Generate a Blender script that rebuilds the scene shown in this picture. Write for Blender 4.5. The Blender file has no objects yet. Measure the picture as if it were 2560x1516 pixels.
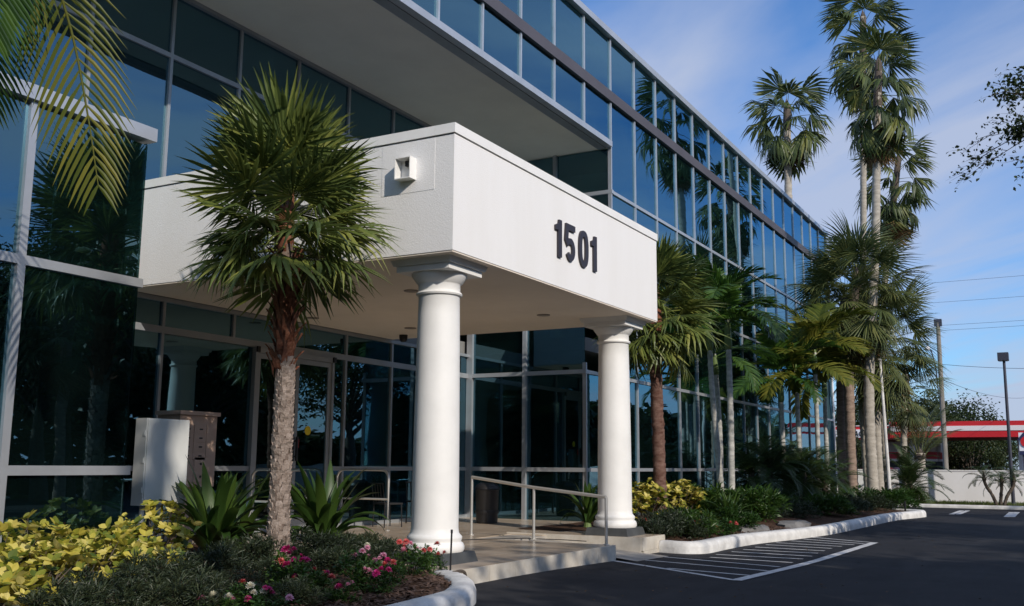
import bpy, math, random
from mathutils import Vector, Matrix, noise
rnd = random.Random(7)
R_ = math.radians
sc = bpy.context.scene
COL = sc.collection

# ------------------------------------------------------------------ camera
YAW, PITCH, ROLL, FPX = 0.5122, 0.1605, 0.0079, 2500.3
cy, sy, cp, sp, cr, sr = math.cos(YAW), math.sin(YAW), math.cos(PITCH), math.sin(PITCH), math.cos(ROLL), math.sin(ROLL)
FWD = Vector((cy*cp, sy*cp, sp)); RT = Vector((sy, -cy, 0)); UP = RT.cross(FWD)
RT, UP = cr*RT + sr*UP, cr*UP - sr*RT
EYE = Vector((0, 0, 1.38))
cam = bpy.data.cameras.new('camera'); camo = bpy.data.objects.new('camera', cam); COL.objects.link(camo)
camo.matrix_world = Matrix(((RT.x, UP.x, -FWD.x, 0), (RT.y, UP.y, -FWD.y, 0), (RT.z, UP.z, -FWD.z, EYE.z), (0, 0, 0, 1)))
cam.sensor_width = 36.0; cam.lens = 36.0*FPX/2560.0; cam.clip_start = 0.05; cam.clip_end = 3000
sc.camera = camo

# ------------------------------------------------------------------ world, sun, exposure
SUN = Vector((0.427, 0.767, -0.479)).normalized()      # direction the light travels
EL = math.asin(-SUN.z); AZ = math.atan2(-SUN.x, -SUN.y)
w = bpy.data.worlds.new('World'); sc.world = w; w.use_nodes = True
nt = w.node_tree; nt.nodes.clear()
def N(t, kind, **kw):
    n = t.nodes.new(kind)
    for k, v in kw.items():
        if k.startswith('i_'):
            key = k[2:]; key = int(key) if key.isdigit() else key.replace('_', ' ')
            n.inputs[key].default_value = v
        else: setattr(n, k, v)
    return n
sky = N(nt, 'ShaderNodeTexSky', sky_type='NISHITA', sun_disc=False, sun_elevation=EL, sun_rotation=AZ, altitude=0, air_density=1.0, dust_density=0.8, ozone_density=2.2)
tc = N(nt, 'ShaderNodeTexCoord')
sep = N(nt, 'ShaderNodeSeparateXYZ'); nt.links.new(tc.outputs['Generated'], sep.inputs[0])
zc = N(nt, 'ShaderNodeMath', operation='MAXIMUM', i_1=0.0); nt.links.new(sep.outputs['Z'], zc.inputs[0])
za = N(nt, 'ShaderNodeMath', operation='ADD', i_1=0.14); nt.links.new(zc.outputs[0], za.inputs[0])
dx = N(nt, 'ShaderNodeMath', operation='DIVIDE'); nt.links.new(sep.outputs['X'], dx.inputs[0]); nt.links.new(za.outputs[0], dx.inputs[1])
dy = N(nt, 'ShaderNodeMath', operation='DIVIDE'); nt.links.new(sep.outputs['Y'], dy.inputs[0]); nt.links.new(za.outputs[0], dy.inputs[1])
cmb = N(nt, 'ShaderNodeCombineXYZ'); nt.links.new(dx.outputs[0], cmb.inputs[0]); nt.links.new(dy.outputs[0], cmb.inputs[1])
mp0 = N(nt, 'ShaderNodeMapping'); mp0.inputs['Rotation'].default_value = (0, 0, R_(-50)); nt.links.new(cmb.outputs[0], mp0.inputs[0])
mp = N(nt, 'ShaderNodeMapping'); mp.inputs['Scale'].default_value = (0.55, 1.5, 1); mp.inputs['Location'].default_value = (0.3, 0.15, 0); nt.links.new(mp0.outputs[0], mp.inputs[0])
n1 = N(nt, 'ShaderNodeTexNoise', i_Scale=1.1, i_Detail=8.0, i_Roughness=0.50, i_Distortion=0.5); nt.links.new(mp.outputs[0], n1.inputs['Vector'])
rmp = N(nt, 'ShaderNodeValToRGB'); rmp.color_ramp.elements[0].position = 0.37; rmp.color_ramp.elements[1].position = 0.59
rmp.color_ramp.elements[0].color = (0, 0, 0, 1); rmp.color_ramp.elements[1].color = (1, 1, 1, 1)
nt.links.new(n1.outputs['Fac'], rmp.inputs[0])
cf = N(nt, 'ShaderNodeMath', operation='MULTIPLY', i_1=0.88); nt.links.new(rmp.outputs[0], cf.inputs[0])
mixc = N(nt, 'ShaderNodeMix', data_type='RGBA'); mixc.inputs['B'].default_value = (3.45, 3.95, 5.2, 1)
nt.links.new(cf.outputs[0], mixc.inputs['Factor']); nt.links.new(sky.outputs[0], mixc.inputs['A'])
tint = N(nt, 'ShaderNodeMix', data_type='RGBA', blend_type='MULTIPLY'); tint.inputs['Factor'].default_value = 1.0; tint.inputs['B'].default_value = (0.60, 0.90, 1.26, 1)
nt.links.new(sky.outputs[0], tint.inputs['A']); nt.links.new(tint.outputs['Result'], mixc.inputs['A'])
bg = N(nt, 'ShaderNodeBackground', i_Strength=0.14); nt.links.new(mixc.outputs['Result'], bg.inputs[0])
wo = N(nt, 'ShaderNodeOutputWorld'); nt.links.new(bg.outputs[0], wo.inputs[0])

sun = bpy.data.lights.new('sun', 'SUN'); sun.energy = 3.65; sun.angle = R_(0.53); sun.color = (1.0, 0.91, 0.80)
suno = bpy.data.objects.new('sun', sun); COL.objects.link(suno); suno.rotation_euler = SUN.to_track_quat('-Z', 'Y').to_euler(); suno.location = (-20, -40, 30)
sc.view_settings.view_transform = 'Standard'; sc.view_settings.look = 'None'; sc.view_settings.gamma = 1; sc.view_settings.exposure = 0.0
sc.view_settings.use_curve_mapping = False
sc.render.engine = 'CYCLES'; sc.cycles.use_denoising = True; sc.cycles.max_bounces = 9; sc.cycles.transparent_max_bounces = 24
sc.cycles.sample_clamp_indirect = 6

# ------------------------------------------------------------------ materials
MATS = {}
def mat(name, col, rough=0.6, metal=0.0, var=0.0, vscale=3.0, bump=0.0, bscale=40.0, spec=0.5, col2=None, detail=6.0, obj=False, coat=0.0, stretch=None):
    if name in MATS: return MATS[name]
    m = bpy.data.materials.new(name); m.use_nodes = True; t = m.node_tree; b = t.nodes['Principled BSDF']
    b.inputs['Base Color'].default_value = (*col, 1); b.inputs['Roughness'].default_value = rough; b.inputs['Metallic'].default_value = metal
    b.inputs['Specular IOR Level'].default_value = spec; b.inputs['Coat Weight'].default_value = coat
    if obj: pos = N(t, 'ShaderNodeTexCoord').outputs['Object']
    else: pos = N(t, 'ShaderNodeNewGeometry').outputs['Position']
    pos0 = pos
    if stretch:
        mm = N(t, 'ShaderNodeMapping'); mm.inputs['Scale'].default_value = stretch; t.links.new(pos, mm.inputs[0]); pos = mm.outputs[0]
    if var > 0 or col2:
        nz = N(t, 'ShaderNodeTexNoise', i_Scale=vscale, i_Detail=detail, i_Roughness=0.62); t.links.new(pos, nz.inputs['Vector'])
        r = N(t, 'ShaderNodeValToRGB'); r.color_ramp.elements[0].position = 0.33; r.color_ramp.elements[1].position = 0.67
        c2 = col2 if col2 else tuple(min(1, c*(1+var)) for c in col); c1 = col if col2 else tuple(c*(1-var) for c in col)
        r.color_ramp.elements[0].color = (*c1, 1); r.color_ramp.elements[1].color = (*c2, 1)
        t.links.new(nz.outputs['Fac'], r.inputs[0]); t.links.new(r.outputs[0], b.inputs['Base Color'])
    if bump > 0:
        nb = N(t, 'ShaderNodeTexNoise', i_Scale=bscale, i_Detail=5.0, i_Roughness=0.6); t.links.new(pos0, nb.inputs['Vector'])
        bp = N(t, 'ShaderNodeBump', i_Strength=bump, i_Distance=0.02); t.links.new(nb.outputs['Fac'], bp.inputs['Height']); t.links.new(bp.outputs[0], b.inputs['Normal'])
    MATS[name] = m; return m
def leafmat(name, cols, rough=0.42, trans=0.35, spec=0.45):
    m = bpy.data.materials.new(name); m.use_nodes = True; t = m.node_tree; b = t.nodes['Principled BSDF']
    g = N(t, 'ShaderNodeNewGeometry'); oi = N(t, 'ShaderNodeObjectInfo')
    a = N(t, 'ShaderNodeMath', operation='MULTIPLY', i_1=0.38); t.links.new(oi.outputs['Random'], a.inputs[0])
    c = N(t, 'ShaderNodeMath', operation='MULTIPLY_ADD', i_1=0.62); t.links.new(g.outputs['Random Per Island'], c.inputs[0]); t.links.new(a.outputs[0], c.inputs[2])
    r = N(t, 'ShaderNodeValToRGB'); e = r.color_ramp.elements
    while len(e) < len(cols): e.new(0.5)
    for i, cc in enumerate(cols): e[i].position = 0.12+0.76*i/(len(cols)-1); e[i].color = (*cc, 1)
    t.links.new(c.outputs[0], r.inputs[0]); t.links.new(r.outputs[0], b.inputs['Base Color'])
    b.inputs['Roughness'].default_value = rough; b.inputs['Specular IOR Level'].default_value = spec
    tr = N(t, 'ShaderNodeBsdfTranslucent'); t.links.new(r.outputs[0], tr.inputs[0])
    mx = N(t, 'ShaderNodeMixShader', i_0=trans); t.links.new(b.outputs[0], mx.inputs[1]); t.links.new(tr.outputs[0], mx.inputs[2])
    t.links.new(mx.outputs[0], t.nodes['Material Output'].inputs[0]); MATS[name] = m; return m
def glassmat(name, tint, refl, f0):
    m = bpy.data.materials.new(name); m.use_nodes = True; t = m.node_tree; t.nodes.remove(t.nodes['Principled BSDF'])
    tr = N(t, 'ShaderNodeBsdfTransparent'); tr.inputs[0].default_value = (*tint, 1)
    gl = N(t, 'ShaderNodeBsdfGlossy', i_Roughness=0.0); gl.inputs[0].default_value = (*refl, 1)
    pos = N(t, 'ShaderNodeNewGeometry')
    nb = N(t, 'ShaderNodeTexNoise', i_Scale=0.9, i_Detail=1.0); t.links.new(pos.outputs['Position'], nb.inputs['Vector'])
    bp = N(t, 'ShaderNodeBump', i_Strength=0.10, i_Distance=0.03); t.links.new(nb.outputs['Fac'], bp.inputs['Height']); t.links.new(bp.outputs[0], gl.inputs['Normal'])
    lw = N(t, 'ShaderNodeLayerWeight', i_Blend=0.5); pw = N(t, 'ShaderNodeMath', operation='POWER', i_1=3.5); t.links.new(lw.outputs['Facing'], pw.inputs[0])
    ma = N(t, 'ShaderNodeMath', operation='MULTIPLY_ADD', i_1=0.85-f0, i_2=f0); t.links.new(pw.outputs[0], ma.inputs[0])
    df = N(t, 'ShaderNodeBsdfDiffuse'); df.inputs[0].default_value = (0.030, 0.072, 0.070, 1); md = N(t, 'ShaderNodeMixShader', i_0=0.06); t.links.new(tr.outputs[0], md.inputs[1]); t.links.new(df.outputs[0], md.inputs[2])
    mx = N(t, 'ShaderNodeMixShader'); t.links.new(ma.outputs[0], mx.inputs[0]); t.links.new(md.outputs[0], mx.inputs[1]); t.links.new(gl.outputs[0], mx.inputs[2])
    t.links.new(mx.outputs[0], t.nodes['Material Output'].inputs[0]); MATS[name] = m; return m

GLASS = glassmat('tinted_glass', (0.27, 0.40, 0.38), (0.42, 0.78, 1.0), 0.22)
DOORGLASS = glassmat('door_glass', (0.30, 0.42, 0.40), (0.52, 0.84, 1.0), 0.18)
ALU = mat('aluminium_frame', (0.50, 0.52, 0.55), rough=0.38, metal=0.55, var=0.08, vscale=2.0)
ALUD = mat('grey_frame', (0.34, 0.36, 0.38), rough=0.45, metal=0.35, var=0.08, vscale=2.0)
BAND = mat('dark_band', (0.075, 0.068, 0.080), rough=0.55, var=0.12, vscale=1.2)
WHITE = mat('white_stucco', (0.785, 0.772, 0.75), rough=0.85, col2=(0.815, 0.805, 0.79), vscale=1.3, bump=0.30, bscale=60, spec=0.2, stretch=(1.6, 1.6, 0.22))
WALLW = mat('bright_white_wall', (0.86, 0.85, 0.83), rough=0.85, col2=(0.92, 0.91, 0.90), vscale=1.2, bump=0.2, bscale=30, spec=0.2)
WHITEP = mat('white_paint', (0.80, 0.79, 0.76), rough=0.55, var=0.04, vscale=2.5, bump=0.05, bscale=12)
SOFF = mat('soffit_paint', (0.84, 0.81, 0.70), rough=0.9, var=0.05, vscale=0.7, bump=0.08, bscale=30, spec=0.1)
SOFF2 = mat('canopy_soffit_paint', (0.86, 0.77, 0.66), rough=0.9, var=0.05, vscale=0.7, bump=0.08, bscale=30, spec=0.1)
BLACK = mat('black_plastic', (0.018, 0.018, 0.020), rough=0.45)
DIGIT = mat('digit_black', (0.028, 0.024, 0.032), rough=0.5)
STEEL = mat('stainless', (0.66, 0.65, 0.62), rough=0.32, metal=0.6)
PLINTH = mat('grey_plinth', (0.062, 0.066, 0.067), rough=0.6, var=0.18, vscale=5, bump=0.06)  # dark grey, deepened further to stand in for shade at the column feet
TILE = mat('travertine', (0.44, 0.35, 0.26), rough=0.24, var=0.0, col2=(0.57, 0.475, 0.37), vscale=1.7, bump=0.02, bscale=6, spec=0.5)
TILEE = mat('travertine_edge', (0.50, 0.45, 0.37), rough=0.55, col2=(0.64, 0.60, 0.53), vscale=4.0, bump=0.12, bscale=30)
CONC = mat('concrete', (0.36, 0.33, 0.29), rough=0.85, var=0.2, vscale=3, bump=0.15)
KERB = mat('kerb_white', (0.78, 0.77, 0.74), rough=0.75, col2=(0.52, 0.51, 0.49), vscale=3.2, bump=0.5, bscale=26, detail=10)
PAINT = mat('marking_paint', (0.72, 0.72, 0.71), rough=0.65, col2=(0.42, 0.42, 0.43), vscale=9.0, detail=9)
MULCH = mat('mulch', (0.035, 0.020, 0.013), rough=0.95, col2=(0.13, 0.075, 0.05), vscale=26, bump=1.0, bscale=55, spec=0.1)
CHIP = mat('mulch_chip', (0.10, 0.058, 0.040), rough=0.9, var=0.5, vscale=20)
GRASSM = leafmat('grass_blade', [(0.06, 0.10, 0.018), (0.12, 0.16, 0.03)], rough=0.6)
INT = mat('interior_grey', (0.20, 0.20, 0.19), rough=0.9, var=0.1, vscale=0.5)
INTF = mat('interior_floor', (0.12, 0.11, 0.10), rough=0.6, var=0.2, vscale=1.0)
TAN = mat('tan_metal', (0.60, 0.42, 0.32), rough=0.5, var=0.05, vscale=4)
CABM = mat('cabinet_paint', (0.66, 0.67, 0.65), rough=0.5, var=0.04, vscale=3, bump=0.03)
DARKP = mat('dark_pole', (0.055, 0.060, 0.085), rough=0.5, metal=0.2)
WOODP = mat('weathered_pole', (0.24, 0.22, 0.19), rough=0.9, var=0.25, vscale=2, stretch=(4, 4, 0.5))
REDM = mat('red_fascia', (0.55, 0.018, 0.022), rough=0.4, var=0.06, vscale=0.4)
CREAM = mat('cream_wall', (0.60, 0.55, 0.46), rough=0.8, var=0.08, vscale=1)
FASW = mat('white_fascia', (0.78, 0.72, 0.70), rough=0.5)
GLOWW = mat('white_sign', (0.82, 0.82, 0.84), rough=0.4)
DARKW = mat('dark_opening', (0.02, 0.018, 0.02), rough=0.6)
NAVY = mat('navy', (0.02, 0.025, 0.08), rough=0.5)
REDCAR = mat('red_car_paint', (0.42, 0.012, 0.015), rough=0.25, coat=0.6)
RUBBER = mat('tyre_rubber', (0.02, 0.02, 0.02), rough=0.9)
ROCK = mat('rock', (0.16, 0.155, 0.15), rough=0.9, var=0.35, vscale=4, bump=0.5, bscale=10)
ROOFM = mat('roof_membrane', (0.5, 0.5, 0.5), rough=0.9, var=0.1)
YEL = mat('yellow_sticker', (0.75, 0.58, 0.02), rough=0.5)
REDST = mat('red_sticker', (0.6, 0.04, 0.03), rough=0.5)
BARK = mat('palm_bark', (0.215, 0.168, 0.138), rough=0.95, col2=(0.40, 0.33, 0.285), vscale=14, bump=0.7, bscale=45, spec=0.1)
BARKD = mat('bark_crevice', (0.085, 0.062, 0.05), rough=0.95, col2=(0.22, 0.17, 0.14), vscale=20, bump=0.8, bscale=50, spec=0.1)
BOOT = mat('palm_boot', (0.13, 0.040, 0.022), rough=0.85, col2=(0.27, 0.125, 0.075), vscale=16, bump=0.5, bscale=40, spec=0.15)
GREYT = mat('grey_palm_trunk', (0.30, 0.27, 0.225), rough=0.9, col2=(0.45, 0.41, 0.35), vscale=3, bump=0.4, bscale=18, spec=0.15, stretch=(1, 1, 3.5))
BROWNT = mat('brown_palm_trunk', (0.20, 0.145, 0.115), rough=0.9, col2=(0.33, 0.25, 0.20), vscale=5, bump=0.5, bscale=22, spec=0.15, stretch=(1, 1, 3.0))
RINGT = mat('ringed_palm_trunk', (0.24, 0.24, 0.215), rough=0.8, col2=(0.52, 0.50, 0.46), vscale=3.5, bump=0.2, bscale=22, spec=0.2, stretch=(1, 1, 2.5))
DARKT = mat('dark_trunk', (0.06, 0.047, 0.038), rough=0.95, col2=(0.12, 0.095, 0.075), vscale=9, bump=0.5, bscale=30)
SHAFT = mat('crownshaft', (0.13, 0.19, 0.06), rough=0.5, var=0.2, vscale=4)
FANL = leafmat('fan_leaf', [(0.060, 0.094, 0.028), (0.145, 0.185, 0.042), (0.29, 0.30, 0.07)], rough=0.42, trans=0.28)
SABAL = leafmat('sabal_leaf', [(0.060, 0.088, 0.032), (0.120, 0.150, 0.050), (0.22, 0.225, 0.075)], rough=0.45, trans=0.3)
WASH = leafmat('tall_palm_leaf', [(0.034, 0.056, 0.020), (0.085, 0.118, 0.032), (0.21, 0.215, 0.055)], rough=0.45, trans=0.3)
DEAD = leafmat('dead_palm_leaf', [(0.07, 0.045, 0.025), (0.17, 0.105, 0.05), (0.28, 0.18, 0.09)], rough=0.8, trans=0.2, spec=0.1)
FEATH = leafmat('feather_leaf', [(0.022, 0.060, 0.012), (0.045, 0.105, 0.016), (0.085, 0.16, 0.020)], rough=0.35, trans=0.38)
FEATHY = leafmat('feather_leaf_sunny', [(0.045, 0.072, 0.010), (0.095, 0.118, 0.015), (0.20, 0.19, 0.028)], rough=0.48, trans=0.35, spec=0.25)  # lighter, yellower copy of the feather leaf, sunlight put into its colour
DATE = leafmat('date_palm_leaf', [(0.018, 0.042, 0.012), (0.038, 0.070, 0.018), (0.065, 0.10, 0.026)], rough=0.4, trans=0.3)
YLEAF = leafmat('yellow_leaf', [(0.018, 0.045, 0.009), (0.060, 0.105, 0.014), (0.27, 0.28, 0.032), (0.58, 0.49, 0.08), (0.70, 0.60, 0.19)], rough=0.4, trans=0.28)
CRIN = leafmat('lily_leaf', [(0.022, 0.054, 0.013), (0.042, 0.088, 0.018), (0.085, 0.14, 0.024)], rough=0.33, trans=0.3)
HEDGE = leafmat('hedge_leaf', [(0.018, 0.030, 0.016), (0.034, 0.052, 0.024), (0.070, 0.085, 0.040)], rough=0.5, trans=0.2)
GREEN = leafmat('shrub_leaf', [(0.022, 0.060, 0.012), (0.045, 0.105, 0.018), (0.09, 0.15, 0.028)], rough=0.4, trans=0.3)
OAK = leafmat('tree_leaf', [(0.018, 0.034, 0.011), (0.036, 0.058, 0.016), (0.070, 0.092, 0.026)], rough=0.5, trans=0.3)
PINK = leafmat('pink_petal', [(0.55, 0.015, 0.16), (0.70, 0.05, 0.28)], rough=0.6, trans=0.2)
PINKL = leafmat('light_pink_petal', [(0.75, 0.22, 0.40), (0.82, 0.50, 0.58), (0.80, 0.12, 0.30)], rough=0.6, trans=0.2)
WPET = leafmat('white_petal', [(0.80, 0.76, 0.70), (0.85, 0.80, 0.55)], rough=0.6, trans=0.2)
RPET = leafmat('red_petal', [(0.60, 0.06, 0.06), (0.72, 0.20, 0.18)], rough=0.6, trans=0.2)

def asphalt_mat():
    m = mat('asphalt', (0.014, 0.0145, 0.018), rough=0.82, col2=(0.025, 0.0255, 0.030), vscale=1.1, bump=0.55, bscale=170, spec=0.25, detail=10)
    t = m.node_tree; b = t.nodes['Principled BSDF']
    src = b.inputs['Base Color'].links[0].from_socket
    pos = N(t, 'ShaderNodeNewGeometry')
    vo = N(t, 'ShaderNodeTexNoise', i_Scale=140.0, i_Detail=3.0); t.links.new(pos.outputs['Position'], vo.inputs['Vector'])
    rp = N(t, 'ShaderNodeValToRGB'); rp.color_ramp.elements[0].position = 0.62; rp.color_ramp.elements[1].position = 0.80
    rp.color_ramp.elements[0].color = (0, 0, 0, 1); rp.color_ramp.elements[1].color = (1, 1, 1, 1); t.links.new(vo.outputs['Fac'], rp.inputs[0])
    mx = N(t, 'ShaderNodeMix', data_type='RGBA'); mx.inputs['B'].default_value = (0.10, 0.10, 0.105, 1)
    t.links.new(rp.outputs[0], mx.inputs['Factor']); t.links.new(src, mx.inputs['A'])
    mm = N(t, 'ShaderNodeMapping'); mm.inputs['Scale'].default_value = (0.22, 1.3, 1); mm.inputs['Rotation'].default_value = (0, 0, 0.06); t.links.new(pos.outputs['Position'], mm.inputs[0])
    sn = N(t, 'ShaderNodeTexNoise', i_Scale=1.0, i_Detail=8.0, i_Roughness=0.6); t.links.new(mm.outputs[0], sn.inputs['Vector'])
    r2 = N(t, 'ShaderNodeValToRGB'); r2.color_ramp.elements[0].position = 0.52; r2.color_ramp.elements[1].position = 0.75; r2.color_ramp.elements[0].color = (0, 0, 0, 1); r2.color_ramp.elements[1].color = (.7, .7, .7, 1); t.links.new(sn.outputs['Fac'], r2.inputs[0])
    m2 = N(t, 'ShaderNodeMix', data_type='RGBA'); m2.inputs['B'].default_value = (0.050, 0.050, 0.053, 1)
    t.links.new(r2.outputs[0], m2.inputs['Factor']); t.links.new(mx.outputs['Result'], m2.inputs['A']); t.links.new(m2.outputs['Result'], b.inputs['Base Color'])
    return m
ASPH = asphalt_mat()

# ------------------------------------------------------------------ mesh helpers
class MB:
    def __init__(s): s.v = []; s.f = []
    def quad(s, a, b, c, d):
        i = len(s.v); s.v += [a, b, c, d]; s.f.append((i, i+1, i+2, i+3))
    def box(s, x0, x1, y0, y1, z0, z1):
        i = len(s.v); s.v += [(x0,y0,z0),(x1,y0,z0),(x1,y1,z0),(x0,y1,z0),(x0,y0,z1),(x1,y0,z1),(x1,y1,z1),(x0,y1,z1)]
        s.f += [(i,i+3,i+2,i+1),(i+4,i+5,i+6,i+7),(i,i+1,i+5,i+4),(i+1,i+2,i+6,i+5),(i+2,i+3,i+7,i+6),(i+3,i,i+4,i+7)]
    def frust(s, x0, x1, y0, y1, z0, z1, ins):
        i = len(s.v); s.v += [(x0,y0,z0),(x1,y0,z0),(x1,y1,z0),(x0,y1,z0),(x0+ins,y0+ins,z1),(x1-ins,y0+ins,z1),(x1-ins,y1-ins,z1),(x0+ins,y1-ins,z1)]
        s.f += [(i,i+3,i+2,i+1),(i+4,i+5,i+6,i+7),(i,i+1,i+5,i+4),(i+1,i+2,i+6,i+5),(i+2,i+3,i+7,i+6),(i+3,i,i+4,i+7)]
    def tube(s, pts, rad, n=8, cap=True, jitter=0.0, rg=None):
        pts = [Vector(p) for p in pts]; base = len(s.v); m = len(pts)
        if not hasattr(rad, '__len__'): rad = [rad]*m
        ref = Vector((0, 0, 1)) if abs((pts[-1]-pts[0]).normalized().z) < 0.9 else Vector((1, 0, 0))
        for k, p in enumerate(pts):
            d = (pts[min(k+1, m-1)]-pts[max(k-1, 0)]).normalized()
            a = d.cross(ref).normalized(); b = d.cross(a)
            for j in range(n):
                th = 2*math.pi*j/n; r = rad[k]*(1+(rg.uniform(-jitter, jitter) if jitter else 0))
                s.v.append(tuple(p+a*(r*math.cos(th))+b*(r*math.sin(th))))
        for k in range(m-1):
            for j in range(n):
                q = (j+1) % n; s.f.append((base+k*n+j, base+k*n+q, base+(k+1)*n+q, base+(k+1)*n+j))
        if cap: s.f.append(tuple(base+j for j in range(n))[::-1]); s.f.append(tuple(base+(m-1)*n+j for j in range(n)))
    def lathe(s, prof, n=32, c=(0, 0)):
        base = len(s.v); m = len(prof)
        for r, z in prof:
            for j in range(n):
                th = 2*math.pi*j/n; s.v.append((c[0]+r*math.cos(th), c[1]+r*math.sin(th), z))
        for k in range(m-1):
            for j in range(n):
                q = (j+1) % n; s.f.append((base+k*n+j, base+k*n+q, base+(k+1)*n+q, base+(k+1)*n+j))
        s.f.append(tuple(base+j for j in range(n))[::-1]); s.f.append(tuple(base+(m-1)*n+j for j in range(n)))
    def ngon_prism(s, poly, ax, d0, d1):
        # poly in 2D, extruded along axis ax from d0 to d1
        i = len(s.v); n = len(poly)
        def mk(p, d): return {'y': (p[0], d, p[1]), 'z': (p[0], p[1], d), 'x': (d, p[0], p[1])}[ax]
        s.v += [mk(p, d0) for p in poly]+[mk(p, d1) for p in poly]
        s.f.append(tuple(range(i, i+n))); s.f.append(tuple(range(i+2*n-1, i+n-1, -1)))
        for k in range(n): s.f.append((i+k, i+n+k, i+n+(k+1) % n, i+(k+1) % n))
    def mesh(s, name, m, smooth=False):
        me = bpy.data.meshes.new(name); me.from_pydata([tuple(p) for p in s.v], [], s.f); me.update()
        if m: me.materials.append(m)
        if smooth: me.polygons.foreach_set('use_smooth', [True]*len(me.polygons))
        return me
    def build(s, name, m, parent=None, smooth=False, world=True, auto=None):
        me = s.mesh(name, m, smooth)
        o = bpy.data.objects.new(name, me); COL.objects.link(o)
        if auto is not None:
            me.polygons.foreach_set('use_smooth', [True]*len(me.polygons)); me.set_sharp_from_angle(angle=R_(auto))
        if parent is not None:
            o.parent = parent
            if world: o.location = -wpos(parent)
        return o
def wpos(o):
    p = Vector(o.location)
    while o.parent: o = o.parent; p += Vector(o.location)
    return p
def tag(o, label=None, cat=None, group=None, kind=None):
    if label: o['label'] = label
    if cat: o['category'] = cat
    if group: o['group'] = group
    if kind: o['kind'] = kind
    return o
def thing(name, label, cat, loc=(0, 0, 0), group=None, rz=0):
    o = bpy.data.objects.new(name, None); COL.objects.link(o); o.location = loc; o.rotation_euler = (0, 0, rz); o.empty_display_size = 0.2
    return tag(o, label, cat, group)
def inst(name, me, parent, mtx):
    o = bpy.data.objects.new(name, me); COL.objects.link(o); o.parent = parent; o.matrix_local = mtx; return o
UNIT = {}
def bar(name, m, parent, x0, x1, y0, y1, z0, z1, tilt=0.0):
    # one piece: a shared unit box scaled to size
    if m.name not in UNIT:
        b = MB(); b.box(-.5, .5, -.5, .5, -.5, .5); UNIT[m.name] = b.mesh('piece', m)
    o = bpy.data.objects.new(name, UNIT[m.name]); COL.objects.link(o); o.parent = parent
    o.location = Vector(((x0+x1)/2, (y0+y1)/2, (z0+z1)/2))-wpos(parent); o.scale = (x1-x0, y1-y0, z1-z0)
    if tilt: o.rotation_euler = (rnd.gauss(0, tilt), 0, rnd.gauss(0, tilt))
    return o
def smooth01(a, b, x):
    t = min(1, max(0, (x-a)/(b-a))); return t*t*(3-2*t)
def zg(x): return -0.08*smooth01(11, 17, x)           # the asphalt falls gently to the right
def G(u, v, dz=0.0, flat=None):
    # photo pixel -> point on the ground (height dz above it)
    d = RT*((u-1280)/FPX) - UP*((v-758)/FPX) + FWD
    z = dz
    for _ in range(6):
        t = (z-EYE.z)/d.z; p = EYE+d*t; z = (flat if flat is not None else zg(p.x))+dz
    return p
def ray_xy(u, y):
    # direction of an image column at the horizon, cut at depth y -> x
    d = RT*((u-1280)/FPX) - UP*((1160-758)/FPX) + FWD; return d.x/d.y*y
def spline(pts, n=8):
    pts = [Vector(p) for p in pts]; out = []
    P = [pts[0]*2-pts[1]]+pts+[pts[-1]*2-pts[-2]]
    for i in range(1, len(P)-2):
        a, b, c, d = P[i-1], P[i], P[i+1], P[i+2]
        for k in range(n):
            t = k/n; out.append(0.5*((2*b)+(c-a)*t+(2*a-5*b+4*c-d)*t*t+(3*b-a-3*c+d)*t**3))
    out.append(pts[-1]); return out

# ------------------------------------------------------------------ ground
def grid(xs, ys, zf, name, m):
    b = MB(); nx, ny = len(xs), len(ys)
    for y in ys:
        for x in xs: b.v.append((x, y, zf(x, y)))
    for j in range(ny-1):
        for i in range(nx-1): b.f.append((j*nx+i, j*nx+i+1, (j+1)*nx+i+1, (j+1)*nx+i))
    return b.build(name, m)
xs = [-1500, -200, -40, 0, 5, 9, 10, 11]+[11+0.5*i for i in range(1, 13)]+[20, 30, 60, 150, 400, 2500]
lot = grid(xs, [-1500, -200, -40, 0, 10, 30, 200, 1500], lambda x, y: zg(x), 'parking_lot', ASPH); tag(lot, 'dark freshly sealed asphalt of the parking lot', 'asphalt', kind='structure')

def ribbon(name, pts, width, dz=0.004, parent=lot, m=PAINT):
    b = MB(); pts = [Vector((p[0], p[1], 0)) for p in pts]
    fine = []
    for a, c in zip(pts[:-1], pts[1:]):
        k = max(1, int((c-a).length/0.5)); fine += [a.lerp(c, i/k) for i in range(k)]
    fine.append(pts[-1])
    for i, p in enumerate(fine):
        d = (fine[min(i+1, len(fine)-1)]-fine[max(i-1, 0)]).normalized(); n = Vector((-d.y, d.x, 0))*(width/2)*(1+rnd.uniform(-.07, .07))
        for q in (p-n, p+n): b.v.append((q.x, q.y, zg(q.x)+dz))
        if i: k = len(b.v); b.f.append((k-4, k-2, k-1, k-3))
    return b.build(name, m, parent)
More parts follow.
